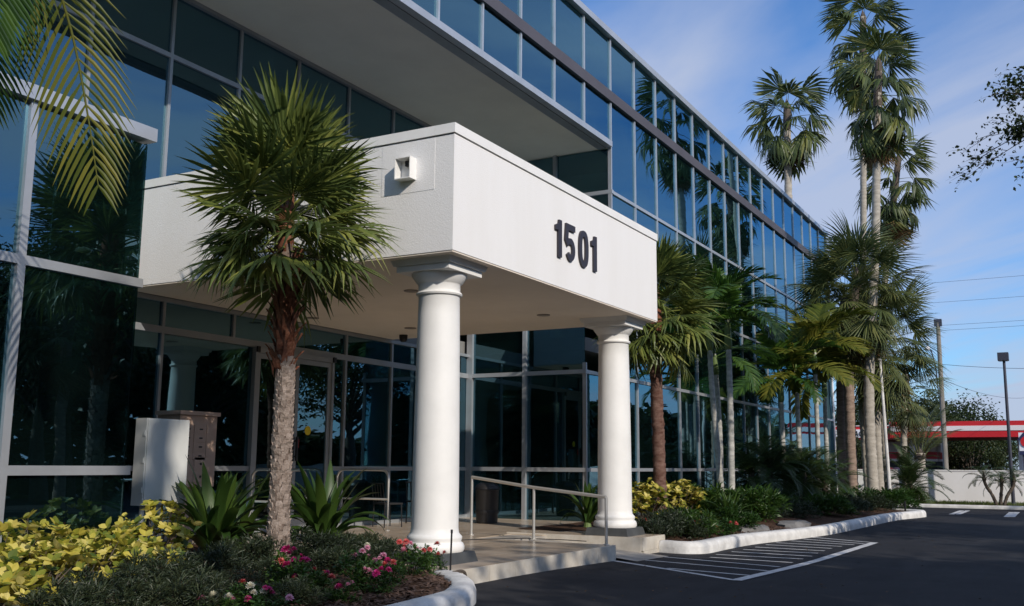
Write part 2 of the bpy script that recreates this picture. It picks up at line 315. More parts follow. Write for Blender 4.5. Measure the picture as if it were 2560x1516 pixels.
# hatched no-parking zone
hL, hB, hR = G(1536, 1403), G(1842, 1452), G(2187, 1357.6)
ribbon('stripe', [hL, hB], 0.10); ribbon('stripe', [hB+(hB-hR)*0.004, hR], 0.15, dz=0.008)
hz = [((1577,1398),(1920,1428)),((1635,1391),(1950,1418)),((1775,1394),(1982,1407.5)),((1790,1387),(2008,1398.5)),((1829,1380),(2030,1391.5)),((1858,1374.5),(2045,1384)),((1888,1368.5),(2062,1378)),((1915,1362.5),(2080,1372)),((1940,1357.5),(2105,1367)),((1978,1353),(2135,1363)),((2008,1348.5),(2160,1360)),((2030,1344),(2180,1357)),((1668,1421.5),(1880,1440))]
for a, c in hz: ribbon('stripe', [G(*a), G(*c)], 0.085)
for a, c in [((2378,1286.5),(2405,1277)),((2395,1286.5),(2420,1277)),((2516,1293),(2529,1281)),((2530,1293),(2543,1281))]: ribbon('stripe', [G(*a), G(*c)], 0.16)

def kerb(name, pts, wd, h, label, closed_top=0.05, inner=1):
    pts = spline([Vector((p[0], p[1], 0)) for p in pts], 10); b = MB()
    prof = [(0, -0.03), (0.0, h*0.55), (0.02, h*0.82), (0.06, h*0.97), (wd*0.45, h), (wd*0.85, h*0.96), (wd, h*0.8), (wd, -0.03)]
    n = len(prof)
    for i, p in enumerate(pts):
        d = (pts[min(i+1, len(pts)-1)]-pts[max(i-1, 0)]).normalized(); nn = Vector((-d.y, d.x, 0))*inner
        for a, z in prof:
            wob = 1+0.03*noise.noise(Vector((p.x*1.7, p.y*1.7, a*9)))
            q = p+nn*a*wob; b.v.append((q.x, q.y, zg(q.x)+z*wob))
        if i:
            for k in range(n-1): b.f.append(((i-1)*n+k, i*n+k, i*n+k+1, (i-1)*n+k+1))
    b.f.append(tuple(range(n))); b.f.append(tuple(range(len(b.v)-1, len(b.v)-1-n, -1)))
    o = b.build(name, KERB, smooth=True); return tag(o, label, 'kerb', kind='structure')
KR = [(16.60, 6.42), (16.52, 6.1), (16.58, 5.80), (16.9, 5.62), (18.0, 5.60), (19.35, 5.52), (21.3, 5.15), (23.4, 4.88), (27, 4.75), (30.5, 4.62), (32.6, 4.25), (33.5, 4.25), (34.0, 4.9), (34.6, 5.8), (38, 6.6), (42.0, 7.6)]
kerb('kerb', KR, 0.30, 0.20, 'white painted kerb round the palm bed right of the entrance')
KL = [(10.02, 6.36), (9.70, 5.97), (9.24, 5.60), (8.68, 5.30), (7.9, 5.10), (5, 4.95), (-6, 4.95)]
kerb('kerb', KL, 0.28, 0.19, 'white painted kerb rounding the flower bed at the bottom edge', inner=-1)
# ------------------------------------------------------------------ planting beds
def bed(name, poly, zf, label, step=0.35):
    # sheet over a polygon given as function of x -> (y0, y1)
    x0, x1, yf = poly; b = MB(); nx = int((x1-x0)/step); ny = 16
    for i in range(nx+1):
        x = x0+(x1-x0)*i/nx; y0, y1 = yf(x)
        for j in range(ny+1):
            y = y0+(y1-y0)*j/ny; b.v.append((x, y, zf(x, y, j/ny)+0.025*noise.noise(Vector((x*3, y*3, 1)))))
    for i in range(nx):
        for j in range(ny):
            k = i*(ny+1)+j; b.f.append((k, k+ny+1, k+ny+2, k+1))
    o = b.build(name, MULCH, smooth=True); return tag(o, label, 'mulch', kind='structure')
def lin(pts, x):
    for (a, b_), (c, d) in zip(pts[:-1], pts[1:]):
        if x <= c: return b_+(d-b_)*max(0, (x-a))/(c-a)
    return pts[-1][1]
KRI = [(16.9, 5.95), (18, 5.85), (19.4, 5.75), (21.3, 5.4), (23.4, 5.1), (27, 4.97), (30.5, 4.85), (32.8, 4.5), (33.6, 4.6), (34.2, 5.7), (38, 6.85), (42.2, 7.9)]
def zbr(x, y): return zg(x)+0.15+0.12*smooth01(0, 1.6, y-lin(KRI, x))
bed('mulch_bed', (16.94, 42.2, lambda x: (lin(KRI, x), 9.40)), lambda x, y, t: zbr(x, y), 'brown mulch of the palm bed along the glass facade')
KLI = [(-6, 5.18), (5, 5.18), (8.0, 5.30), (8.7, 5.48), (9.15, 5.75), (9.6, 6.15), (10.0, 6.55)]
def zbl(x, y): return 0.145+0.09*smooth01(0, 1.5, y-lin(KLI, x))
bed('mulch_bed', (-6, 7.88, lambda x: (lin(KLI, x), 9.42)), lambda x, y, t: zbl(x, y), 'brown mulch of the flower bed below the near glass wall')
bed('mulch_bed', (7.882, 10.0, lambda x: (lin(KLI, x), 12.40)), lambda x, y, t: zbl(x, y), 'brown mulch round the foot of the big near palm')
bed('mulch_bed', (10.002, 11.33, lambda x: (8.22, 12.40)), lambda x, y, t: 0.15, 'brown mulch under the strap leaved lilies beside the patio')
b = MB()
for i in range(2600):
    if i < 1700:
        x = rnd.uniform(6.2, 9.9); y = lin(KLI, x)+abs(rnd.gauss(0, .7)); z = zbl(x, y)
    else:
        x = rnd.uniform(16.95, 22); y = lin(KRI, x)+abs(rnd.gauss(0, .5)); z = zbr(x, y)
    a = rnd.uniform(0, 6.3); L = rnd.uniform(.012, .04); wd = L*rnd.uniform(.25, .5); t = rnd.uniform(-.5, .5)
    c, s = math.cos(a), math.sin(a); h = z+0.012+rnd.uniform(0, .012)
    b.quad((x-c*L+s*wd, y-s*L-c*wd, h-t*L), (x+c*L+s*wd, y+s*L-c*wd, h+t*L), (x+c*L-s*wd, y+s*L+c*wd, h+t*L), (x-c*L-s*wd, y-s*L+c*wd, h-t*L))
tag(b.build('mulch_chips', CHIP), 'loose brown bark chips lying on the beds', 'mulch', kind='stuff')

# ------------------------------------------------------------------ entrance patio
SL = 0.18
slab = MB()
slab.box(10.04, 14.48, 6.31, 8.2, -0.2, SL-.012); slab.box(11.36, 20.1, 8.21, 12.46, -0.2, SL-.012); slab.box(15.9, 16.92, 6.44, 8.2, -0.3, SL+.008)
slo = tag(slab.build('entrance_patio', CONC), 'beige tiled entrance patio under the white canopy', 'patio', kind='structure')
def tiles(x0, x1, y0, y1, sx, sy, z0, z1, holes=None):
    nx = max(1, round((x1-x0)/sx)); ny = max(1, round((y1-y0)/sy))
    for i in range(nx):
        for j in range(ny):
            a, c = x0+(x1-x0)*i/nx, x0+(x1-x0)*(i+1)/nx; d, e = y0+(y1-y0)*j/ny, y0+(y1-y0)*(j+1)/ny
            if holes and holes((a+c)/2, (d+e)/2): continue
            o = bar('tile', TILE, slo, a+.0015, c-.0015, d+.0015, e-.0015, z0, z1)
            o.rotation_euler = (rnd.gauss(0, .0012), rnd.gauss(0, .0012), 0)
tiles(10.06, 14.47, 6.33, 8.2, .62, .62, SL-.011, SL)
tiles(11.37, 20.09, 8.21, 12.44, .62, .61, SL-.011, SL, holes=lambda x, y: (14.5 < x < 15.9 and y < 9.0) or (x > 16.95 and y < 9.2))
tiles(15.92, 16.92, 6.46, 8.2, .51, .58, SL+.009, SL+.02)
for i in range(7):   # stone edge pieces of the step
    a = 10.05+i*4.43/7; bar('edge_tile', TILEE, slo, a+.002, a+4.43/7-.002, 6.285, 6.309, -.05, SL+.001)
for i in range(2): bar('edge_tile', TILEE, slo, 15.885+i*.52+.002, 15.885+i*.52+.516, 6.41, 6.438, -.01, SL+.021); bar('edge_tile', TILEE, slo, 15.885+i*.40+.05, 15.885+i*.4+.44, 6.405, 6.438, -.12, -.013)
for i in range(4): bar('edge_tile', TILEE, slo, 10.015, 10.038, 6.29+i*.48, 6.29+i*.48+.477, -.05, SL)
for i in range(4): bar('edge_tile', TILEE, slo, 15.872, 15.897, 6.44+i*.64, 6.44+i*.64+.637, -.12, SL+.02)
for i in range(3): bar('edge_tile', TILEE, slo, 14.482, 14.505, 6.30+i*.9, 6.30+i*.9+.897, -.1, SL)
r = MB(); r.v = [(14.507,5.95,zg(14.5)+.004),(15.87,5.95,zg(15.8)+.004),(15.87,6.4,0.0-.04),(14.507,6.4,0.0),(15.87,9.0,SL),(14.507,9.0,SL)]; r.f = [(0,1,2,3),(3,2,4,5)]
tag(r.build('ramp', CONC), 'beige sloping ramp between the patio and the right column', 'ramp', kind='structure')
r = MB(); r.tube(spline([(10.9,8.6,SL+.008),(12.2,8.75,SL+.008),(13.4,8.9,SL+.008),(14.6,8.3,SL+.008),(14.9,7.6,SL+.008),(14.95,7.0,SL+.0)],6), .007, 5)
tag(r.build('cable', BLACK), 'thin dark cable lying across the patio tiles', 'cable')

# ------------------------------------------------------------------ office building
M = 1.5276; XC = 21.648; YF = 9.432; YR = 12.48
Z = dict(a=1.285, b=3.445, c=5.665, d=7.94, s=9.06, e=10.20, f=10.46, g=11.86, top=12.02)
XW = 20.12; XL = 7.90; XEND = XC+16*M
bld = thing('office_building', 'three storey office building with blue reflecting glass and grey frames', 'building', (XC, YF, 0))
def pane(x0, x1, y, z0, z1): bar('pane', GLASS, bld, x0+.028, x1-.028, y+.03, y+.045, z0+.02, z1-.02, tilt=0.0016)
def pane_y(x, y0, y1, z0, z1): bar('pane', GLASS, bld, x+.03, x+.045, y0+.028, y1-.028, z0+.02, z1-.02, tilt=0.0012)
MW = 0.028
def mull(x, y, z0, z1, m=ALU, wd=MW): bar('mullion', m, bld, x-wd, x+wd, y-.012, y+.075, z0, z1)
def trans(x0, x1, y, z, m=ALU, h=.04, p=.010): bar('transom', m, bld, x0, x1, y-p, y+.07, z-h, z+h)
# right hand facade, ground to roof
zr = [0.05, Z['a'], Z['b'], Z['c'], Z['d'], Z['e']]
for k in range(-1, 16):
    x0, x1 = XC+k*M, XC+(k+1)*M
    lo = 0 if k >= 0 else 0
    for i in range(5):
        if k == -1 and i > 1: continue
        pane(x0, x1, YF, zr[i], zr[i+1])
    if k >= 0:
        pane(x0, x1, YF, Z['f'], Z['g'])
for k in range(0, 17):
    x = XC+k*M
    mull(x, YF, 0.0, Z['e']-.001); mull(x, YF, Z['f']+.001, Z['g']-.001)
mull(XW+.04, YF, 0.0, Z['b']+.2)
for z in ('a', 'b'): trans(XW-.03, XEND+.05, YF, Z[z])
for z in ('c', 'd'): trans(XC-.03, XEND+.05, YF, Z[z])
# third floor over the recess
XS = XC-18*M
for k in range(-18, 0):
    x0, x1 = XC+k*M, XC+(k+1)*M
    pane(x0, x1, YF, Z['s']+.12, Z['e']); pane(x0, x1, YF, Z['f'], Z['g'])
    mull(x0, YF, Z['s']+.122, Z['e']-.001); mull(x0, YF, Z['f']+.001, Z['g']-.001)
bar('edge_trim', ALU, bld, XS-.05, XC-.05, YF-.06, YF+.10, Z['s']-.02, Z['s']+.12)
bar('spandrel_band', BAND, bld, XS-.05, XEND+.06, YF-.055, YF+.08, Z['e'], Z['f'])
bar('coping', ALU, bld, XS-.08, XEND+.10, YF-.10, YF+.35, Z['g'], Z['top'])
bar('roof', ROOFM, bld, XS, XEND, YF+.36, 26, Z['top']-.35, Z['top']-.15)
# recess: soffit, back wall, side wall
bar('soffit', SOFF, bld, XS, XC+.1, YF+.11, YR+.1, Z['s'], Z['s']+.06)
bar('soffit_edge', ALUD, bld, XS, XC-.06, YF+.105, YF+.32, Z['s']-.035, Z['s']-.002)
xm = [10.78+M*k for k in range(-9, 8)]
for i, x in enumerate(xm[:-1]):
    x1 = min(xm[i+1], XC+.02)
    if x1-x < .3: continue
    pane(x, x1, YR, 5.2, Z['d']); pane(x, x1, YR, Z['d'], Z['s'])
    mull(x, YR, 5.2, Z['s']-.001, ALUD)
trans(xm[0], XC+.02, YR, Z['d'], ALUD); trans(xm[0], XC+.02, YR, 5.16, ALUD)
bar('head_frame', ALUD, bld, xm[0], XC+.02, YR-.045, YR+.07, Z['s']-.07, Z['s']-.003)
xg = [XW-M*k for k in range(0, 9)][::-1]
for i, x in enumerate(xg[:-1]):
    x1 = xg[i+1]
    dl, dr = xg[3]-.3, xg[4]+1.0     # the doors stand in these bays
    pane(x, x1, YR, Z['b']+.02, 3.95)
    if i not in (2, 3, 4): pane(x, x1, YR, SL, Z['a']); pane(x, x1, YR, Z['a'], Z['b'])
    mull(x, YR, SL if not (i in (3, 4)) else Z['b'], 3.96, ALUD)
trans(xg[0], XW, YR, Z['b'], ALUD, h=.055)
bar('head_frame', ALUD, bld, xg[0], XW, YR-.045, YR+.07, 3.89, 3.955)
trans(xg[0], xg[2], YR, Z['a'], ALUD); trans(xg[5], XW, YR, Z['a'], ALUD); bar('sill', ALUD, bld, xg[0], xg[2], YR-.04, YR+.07, SL-.01, SL+.07); bar('sill', ALUD, bld, xg[5], XW, YR-.04, YR+.07, SL-.01, SL+.07)
# side wall of the recess, ground floor and second floor
ym = [YF, YF+(YR-YF)/2, YR]
for i in range(2):
    pane_y(XW, ym[i], ym[i+1], .1, Z['a']); pane_y(XW, ym[i], ym[i+1], Z['a'], Z['b']); pane_y(XW, ym[i], ym[i+1], Z['b'], 5.3)
    pane_y(XC, ym[i], ym[i+1], 5.3, Z['d']); pane_y(XC, ym[i], ym[i+1], Z['d'], Z['s'])
for y, wd in ((ym[1], .045), (ym[2]-.05, .075)):
    bar('mullion', ALU, bld, XW-.05, XW+.075, y-wd, y+wd, .1, 5.3); bar('mullion', ALUD, bld, XC-.05, XC+.075, y-wd, y+wd, 5.3, Z['s']-.004)
for z in (Z['a'], Z['b']): bar('transom', ALU, bld, XW-.035, XW+.07, YF-.03, YR-.13, z-.045, z+.045)
bar('transom', ALU, bld, XC-.036, XC+.07, YF-.03, YR-.13, Z['d']-.046, Z['d']+.046)
bar('canopy_roof_deck', ROOFM, bld, XW, XC, YF+.08, YR, 5.25, 5.32)
bar('ledge', ALUD, bld, XW+.08, XC-.06, YF-.03, YF+.06, 5.1, 5.3)
# low glass wing on the left
wing = bld
xl = [XL-M*k for k in range(0, 8)][::-1]
for i in range(len(xl)-1):
    x0, x1 = xl[i], xl[i+1]
    pane(x0, x1, YF, .12, Z['a']); pane(x0, x1, YF, Z['a'], Z['b']); pane(x0, x1, YF, Z['b'], 5.14)
for x in xl[:-1]: bar('mullion', ALU, bld, x-.045, x+.045, YF-.02, YF+.075, .1, 5.16)
bar('corner_glass', GLASS, bld, XL-.015, XL, YF+.03, YF+.3, .12, 5.14)
for z in (Z['a'], Z['b']): bar('transom', ALU, bld, xl[0], XL+.03, YF-.018, YF+.07, z-.05, z+.05)
bar('parapet_cap', ALU, bld, xl[0], XL+.05, YF-.07, YF+.3, 5.16, 5.32)
bar('wing_roof', ROOFM, bld, xl[0], XL, YF+.31, YR, 5.0, 5.14)
for j in range(2): pane_y(XL-.06, YF+.3+j*1.35, YF+.3+(j+1)*1.35, .12, 5.14)
# inside: floors, ceilings, cores
bar('interior_floor', INTF, bld, xl[0], XEND-.1, YR+.12, 26, .05, SL-.03)
bar('interior_floor', INTF, bld, xl[0], XL-.1, YF+.12, YR+.11, .05, SL-.031)
bar('interior_floor', INTF, bld, XW+.12, XEND-.1, YF+.12, YR+.11, .05, SL-.031)
bar('ceiling', INT, bld, XW+.12, XEND-.1, YF+.12, 26, 3.95, 4.25); bar('ceiling', INT, bld, xl[0], XW+.11, YR+.12, 26, 3.97, 4.27)
bar('ceiling', INT, bld, XC+.12, XEND-.1, YF+.12, 26, 8.1, 8.5); bar('ceiling', INT, bld, XS, XC+.11, YR+.13, 26, 9.13, 9.4); bar('interior_floor', INTF, bld, XS, XC+.11, YF+.12, YR+.12, 9.14, 9.4)
bar('ceiling', INT, bld, XS, XEND-.1, YF+.12, 26, 11.3, 11.5)
bar('core_wall', INT, bld, xl[0], XEND-.1, 19, 19.2, .1, 11.3)
for k in range(0, 16, 3): bar('interior_column', INT, bld, XC+k*M+.2, XC+k*M+.7, 11.2, 11.7, .1, 11.2)
bar('end_wall', WHITE, bld, XEND+.06, XEND+.3, YF, 26, 0, Z['top']-.2); bar('end_wall', WHITE, bld, XS-.3, XS-.06, YF+.2, 26, 0, Z['top']-.2); bar('rear_wall', WHITE, bld, XS, XEND, 26.01, 26.2, 0, Z['top']-.2)
# blinds behind some upper panes
BLIND = mat('blind', (0.30, 0.33, 0.31), rough=0.9)
for i, k in enumerate(range(0, 16)):
    h = rnd.choice([.3, .5, .9, 1.4, 2.0]); bar('blind', BLIND, bld, XC+k*M+.08, XC+(k+1)*M-.08, YF+.16, YF+.17, Z['e']-h, Z['e']-.02)
# entrance doors
door_x = [13.05, 14.07, 15.09]
for i in range(2):
    x0, x1 = door_x[i]+.012, door_x[i+1]-.012
    d = bar('door', DOORGLASS, bld, x0+.085, x1-.085, YR+.0, YR+.014, SL+.24, 3.20)
    bar('door_stile', ALUD, bld, x0, x0+.085, YR-.02, YR+.035, SL+.01, 3.29); bar('door_stile', ALUD, bld, x1-.085, x1, YR-.02, YR+.035, SL+.01, 3.29)
    bar('door_rail', ALUD, bld, x0+.086, x1-.086, YR-.02, YR+.035, SL+.01, SL+.24); bar('door_rail', ALUD, bld, x0+.086, x1-.086, YR-.02, YR+.035, 3.20, 3.29)
bar('door_handle', BLACK, bld, 14.10, 14.15, YR-.085, YR-.055, 1.42, 1.86); bar('door_handle', BLACK, bld, 13.99, 14.04, YR-.085, YR-.055, 1.42, 1.86)
for hx in (14.125, 14.015):
    for hz_ in (1.5, 1.78): bar('handle_post', BLACK, bld, hx-.012, hx+.012, YR-.056, YR-.02, hz_-.012, hz_+.012)
bar('push_plate', REDST, bld, 14.19, 14.24, YR-.012, YR-.004, 1.66, 1.82)
k = MB(); k.lathe([(0.001, 0), (.085, 0), (.085, .004)], 20); so = k.build('door_sticker', YEL, bld, world=False); so.location = Vector((14.48, YR-.003, 1.98))-wpos(bld); so.rotation_euler = (R_(90), 0, 0)
for (x0, x1) in ((xg[2], 13.03), (15.12, xg[5])):
    pane(x0, x1-.02, YR, SL+.06, Z['a']); pane(x0, x1-.02, YR, Z['a'], 3.40); trans(x0, x1, YR, Z['a'], ALUD); bar('sill', ALUD, bld, x0, x1, YR-.04, YR+.07, SL-.01, SL+.07)
for x in (13.03, 15.12): bar('door_jamb', ALUD, bld, x-.04, x+.02, YR-.05, YR+.075, SL, Z['b']-.056)
bar('door_head', ALUD, bld, 13.06, 15.07, YR-.052, YR+.06, 3.295, Z['b']-.057)
for x in (13.02, 15.1): bar('door_closer', BLACK, bld, x-.03, x+.04, YR-.09, YR-.055, 3.30, 3.40)

# ------------------------------------------------------------------ canopy with number
CX0, CX1, CY0, CB, CT = 10.09, 16.99, 6.516, 3.96, 5.60
can = thing('entrance_canopy', 'white stucco entrance canopy bearing the number 1501', 'canopy', (CX0, CY0, CB))
b = MB(); b.box(CX0, CX1, CY0, YR-.06, CB+.02, CT-.14); b.build('wall', WHITE, can)
b = MB(); b.box(CX0-.02, CX1+.02, CY0-.02, CY0+.28, CT-.125, CT); b.build('coping', WHITEP, can)
b = MB(); b.box(CX0-.02, CX0+.28, CY0+.285, YR-.06, CT-.125, CT); b.build('coping', WHITEP, can)
b = MB(); b.box(CX1-.28, CX1+.02, CY0+.285, YR-.06, CT-.125, CT); b.build('coping', WHITEP, can)
b = MB(); b.box(CX0+.012, CX1-.012, CY0+.012, YR-.07, CT-.141, CT-.126); b.build('reveal', BAND, can)
b = MB(); b.box(CX0+.01, CX1-.01, CY0+.01, YR-.065, CB, CB+.019); b.build('soffit', SOFF2, can)
DL = mat('downlight_ring', (0.30, 0.26, 0.22), rough=0.5); 
for p in [(15.26, 7.95), (15.63, 11.02), (13.73, 11.82), (12.2, 8.6), (11.9, 10.6)]:
    k = MB(); k.lathe([(.10, CB-.012), (.115, CB-.012), (.115, CB-.001), (.07, CB-.001), (.07, CB-.008)], 24, p); k.build('downlight', DL, can)
# numerals
def ring(cx, cz, a, b_, t, n=40, pw=2.6):
    m = MB(); yo, yi = CY0-.035, CY0-.002
    def se(th, a, b_): c, s = math.cos(th), math.sin(th); return (cx+a*math.copysign(abs(c)**(2/pw), c), cz+b_*math.copysign(abs(s)**(2/pw), s))
    for y in (yo, yi):
        for j in range(n): th = 2*math.pi*j/n; p = se(th, a, b_); q = se(th, a-t, b_-t*.95); m.v += [(p[0], y, p[1]), (q[0], y, q[1])]
    for j in range(n):
        o0, i0, o1, i1 = 2*j, 2*j+1, 2*((j+1) % n), 2*((j+1) % n)+1; B = 2*n
        m.f += [(o0, o1, i1, i0), (B+o0, B+i0, B+i1, B+o1), (o0, B+o0, B+o1, o1), (i0, i1, B+i1, B+i0)]
    return m
def stroke(pts, wd):
    pts = [Vector((p[0], p[1])) for p in pts]; Lf, Rt = [], []
    for i, p in enumerate(pts):
        d0 = (p-pts[i-1]).normalized() if i else (pts[1]-p).normalized(); d1 = (pts[i+1]-p).normalized() if i < len(pts)-1 else d0
        n0 = Vector((-d0.y, d0.x)); n1 = Vector((-d1.y, d1.x)); n = (n0+n1).normalized(); k = wd/2/max(.4, n.dot(n0)); Lf.append(p+n*k); Rt.append(p-n*k)
    m = MB(); c = len(pts)
    for y in (CY0-.035, CY0-.002):
        for a, q in zip(Lf, Rt): m.v += [(a.x, y, a.y), (q.x, y, q.y)]
    B = 2*c
    for i in range(c-1):
        a, b_, d, e = 2*i, 2*i+1, 2*i+3, 2*i+2
        m.f += [(a, b_, d, e), (B+a, B+e, B+d, B+b_), (a, e, B+e, B+a), (b_, B+b_, B+d, d)]
    m.f += [(0, B, B+1, 1), (2*c-2, 2*c-1, B+2*c-1, B+2*c-2)]
    return m
z0, z1 = 4.42, 4.985
def one(x):   # x = right edge of the stem
    m = MB(); m.ngon_prism([(x-.115, z0), (x, z0), (x, z1), (x-.085, z1), (x-.10, z1-.06), (x-.20, z1-.10), (x-.20, z1-.17), (x-.115, z1-.165)][::-1], 'y', CY0-.035, CY0-.002); return m
one(13.035).build('digit', DIGIT, can); one(14.285).build('digit', DIGIT, can)
H = z1-z0
arc = [(13.335+.105*math.cos(R_(a)), z0+.178+.130*math.sin(R_(a))) for a in range(118, -160, -14)]
stroke([(13.49, z1-.045), (13.225, z1-.045), (13.200, z0+.315)]+[(13.235, z0+.275), (13.27, z0+.30)]+arc[1:]+[], .092).build('digit', DIGIT, can)
ring(13.805, (z0+z1)/2, .165, H/2+.005, .098).build('digit', DIGIT, can)
# hooded wall light on the left face, and the plaster patch round it
b = MB(); hx, y0_, y1_, ha, hb = CX0, 7.08, 7.32, 4.935, 5.215
b.box(hx-.145, hx-.001, y0_, y0_+.012, ha, hb); b.box(hx-.145, hx-.001, y1_-.012, y1_, ha, hb); b.box(hx-.145, hx-.001, y0_+.013, y1_-.013, hb-.012, hb); b.box(hx-.145, hx-.001, y0_+.013, y1_-.013, ha, ha+.012)
b.box(hx-.012, hx-.002, y0_+.013, y1_-.013, ha+.013, hb-.013)
b.build('light_hood', WHITEP, can)
b = MB(); b.box(hx-.07, hx-.013, y0_+.06, y0_+.13, hb-.1, hb-.03); b.build('lamp_socket', BLACK, can)
b = MB(); b.box(hx-.004, hx-.0005, 6.80, 7.62, 4.78, 5.44); b.build('plaster_patch', WHITE, can)

# ------------------------------------------------------------------ columns
def column(x, y, zb, label):
    t = thing('column', label, 'column', (x, y, zb), 'round white columns carrying the canopy')
    b = MB(); b.frust(-.40, .40, -.40, .40, 0, .13, .035); b.build('plinth', PLINTH, t, world=False)
    top = CB-zb
    pr = [(.36,.132),(.375,.16),(.375,.20),(.36,.235),(.335,.25),(.335,.265),(.345,.29),(.345,.315),(.325,.335),(.305,.36),(.297,.42)]
    for i in range(1, 13): q = i/12; pr.append((.297-.030*q**1.6, .42+(top-.42-.44)*q))
    pr += [(.27, top-.435), (.292, top-.43), (.302, top-.41), (.292, top-.39), (.272, top-.383), (.272, top-.29), (.285, top-.275), (.30, top-.265), (.325, top-.225), (.352, top-.19), (.362, top-.165), (.362, top-.151)]
    b = MB(); b.lathe(pr, 56); b.build('shaft', WHITEP, t, world=False, auto=50)
    b = MB(); b.box(-.40, .40, -.40, .40, top-.15, top-.075); b.frust(-.43, .43, -.43, .43, top-.074, top-.001, -.03); b.build('abacus', WHITEP, t, world=False)
    return t
column(10.70, 7.10, SL, 'nearest round white column, between the big palm and the handrail')
column(16.38, 7.12, SL+.02, 'farther round white column, behind the slanted end of the handrail')

# ------------------------------------------------------------------ patio furniture
def pipe(pts, rd, n=10): b = MB(); b.tube(pts, rd, n); return b
hr = thing('handrail', 'stainless steel handrail sloping down beside the patio ramp', 'handrail', (14.45, 6.40, SL))
ps = [((15.08, 9.25), 1.165), ((14.80, 7.88), 1.015), ((14.43, 6.42), 0.90)]
b = MB(); b.tube([(p[0], p[1], h) for p, h in ps], .027, 12); b.build('top_rail', STEEL, hr, auto=40)
for p, h in ps:
    b = MB(); b.tube([(p[0], p[1], SL), (p[0], p[1], h-.005)], .024, 12); po = b.build('post', STEEL, hr, auto=40)
    b = MB(); b.lathe([(.045, SL), (.045, SL+.012), (.028, SL+.016)], 16, p); b.build('flange', STEEL, po)
def guard(x, label):
    t = thing('guard_rail', label, 'guard rail', (x, 11.1, SL), 'bent tube guard rails beside the doors')
    y0, y1, zt, rr = 11.1, 12.3, 1.27, .16; pts = [(x, y0, SL)]
    for a in range(0, 91, 15): pts.append((x, y0+rr-rr*math.cos(R_(a)), zt-rr+rr*math.sin(R_(a))))
    for a in range(90, -1, -15): pts.append((x, y1-rr+rr*math.cos(R_(a)), zt-rr+rr*math.sin(R_(a))))
    pts.append((x, y1, SL))
    b = MB(); b.tube(pts, .024, 10); b.build('hoop', STEEL, t, auto=40)
    b = MB(); b.tube([(x, y0, .74), (x, y1, .74)], .018, 8); b.build('cross_bar', STEEL, t, auto=40)
    for y in (y0, y1):
        b = MB(); b.lathe([(.045, SL), (.045, SL+.012), (.026, SL+.016)], 14, (x, y)); b.build('flange', STEEL, t)
guard(12.9, 'steel guard hoop half hidden behind the trunk of the big palm')
guard(15.17, 'steel guard hoop just left of the nearest column')
t = thing('litter_bin', 'round black litter bin in front of the dark side glass', 'bin', (18.3, 10.85, SL))
b = MB(); b.lathe([(.20, 0), (.225, .02), (.245, .66), (.255, .68)], 28); b.build('body', BLACK, t, world=False, auto=40)
b = MB(); b.lathe([(.26, .69), (.262, .72), (.22, .79), (.14, .83), (.12, .80), (.10, .70)], 28); b.build('lid', BLACK, t, world=False, auto=40)
b = MB(); b.lathe([(.247, .20), (.2485, .22), (.2485, .25), (.247, .27)], 28); b.build('band', BLACK, t, world=False)
def chair(x, y, rz, label):
    t = thing('patio_chair', label, 'chair', (x, y, SL), 'black metal patio chairs', rz)
    b = MB(); b.box(-.21, .21, -.21, .21, .43, .46); b.build('seat', BLACK, t, world=False)
    for sx in (-.2, .2):
        for sy_ in (-.2, .2):
            b = MB(); b.tube([(sx, sy_, 0), (sx*.95, sy_*.95, .43)], .013, 6); b.build('leg', BLACK, t, world=False)
    for k_ in range(5):
        x_ = -.19+.095*k_; b = MB(); b.tube([(x_, .2, .46), (x_, .25, .82)], .012, 6); b.build('slat', BLACK, t, world=False)
    b = MB(); b.tube([(-.21, .255, .83), (.21, .255, .83)], .016, 6); b.build('top_rail', BLACK, t, world=False)
chair(16.05, 11.75, R_(70), 'black metal chair next to the guard hoop left of the nearest column')
chair(17.35, 11.9, R_(-30), 'black metal chair between the nearest column and the litter bin')
k = MB(); k.lathe([(.001, 3.81), (.045, 3.815), (.075, 3.85), (.085, 3.90), (.085, 3.958)][::-1], 20, (16.43, 11.75)); tag(k.build('security_camera', BLACK, auto=40), 'small dark dome security camera under the canopy ceiling', 'camera')
# electrical cabinet
ex, ey = 8.34, 9.66
t = thing('electrical_cabinet', 'pale grey electrical cabinet on a post before the near glass', 'cabinet', (ex+.3, ey+.1, .2))
b = MB(); b.box(ex, ex+.66, ey+.012, ey+.20, .87, 1.90); b.build('box', CABM, t)
b = MB(); b.box(ex+.012, ex+.648, ey-.004, ey+.011, .885, 1.885); d = b.build('door', CABM, t)
for z_ in (1.05, 1.4, 1.72):
    b = MB(); b.box(ex-.012, ex-.001, ey+.02, ey+.05, z_-.03, z_+.03); b.build('hinge', CABM, t)
b = MB(); b.box(ex+.24, ex+.33, ey+.06, ey+.14, 0.1, .869); b.build('post', CABM, t)
b = MB(); b.tube([(ex+.37, ey+.1, .15), (ex+.37, ey+.1, .865)], .022, 8); b.build('conduit', KERB, t)
b = MB(); b.tube([(ex+.10, ey+.12, .15), (ex+.10, ey+.12, .865)], .03, 8); b.build('conduit', CABM, t)
b = MB(); b.box(ex+.346, ex+.384, ey+.074, ey+.079, .78, .87); b.build('sticker', YEL, t)
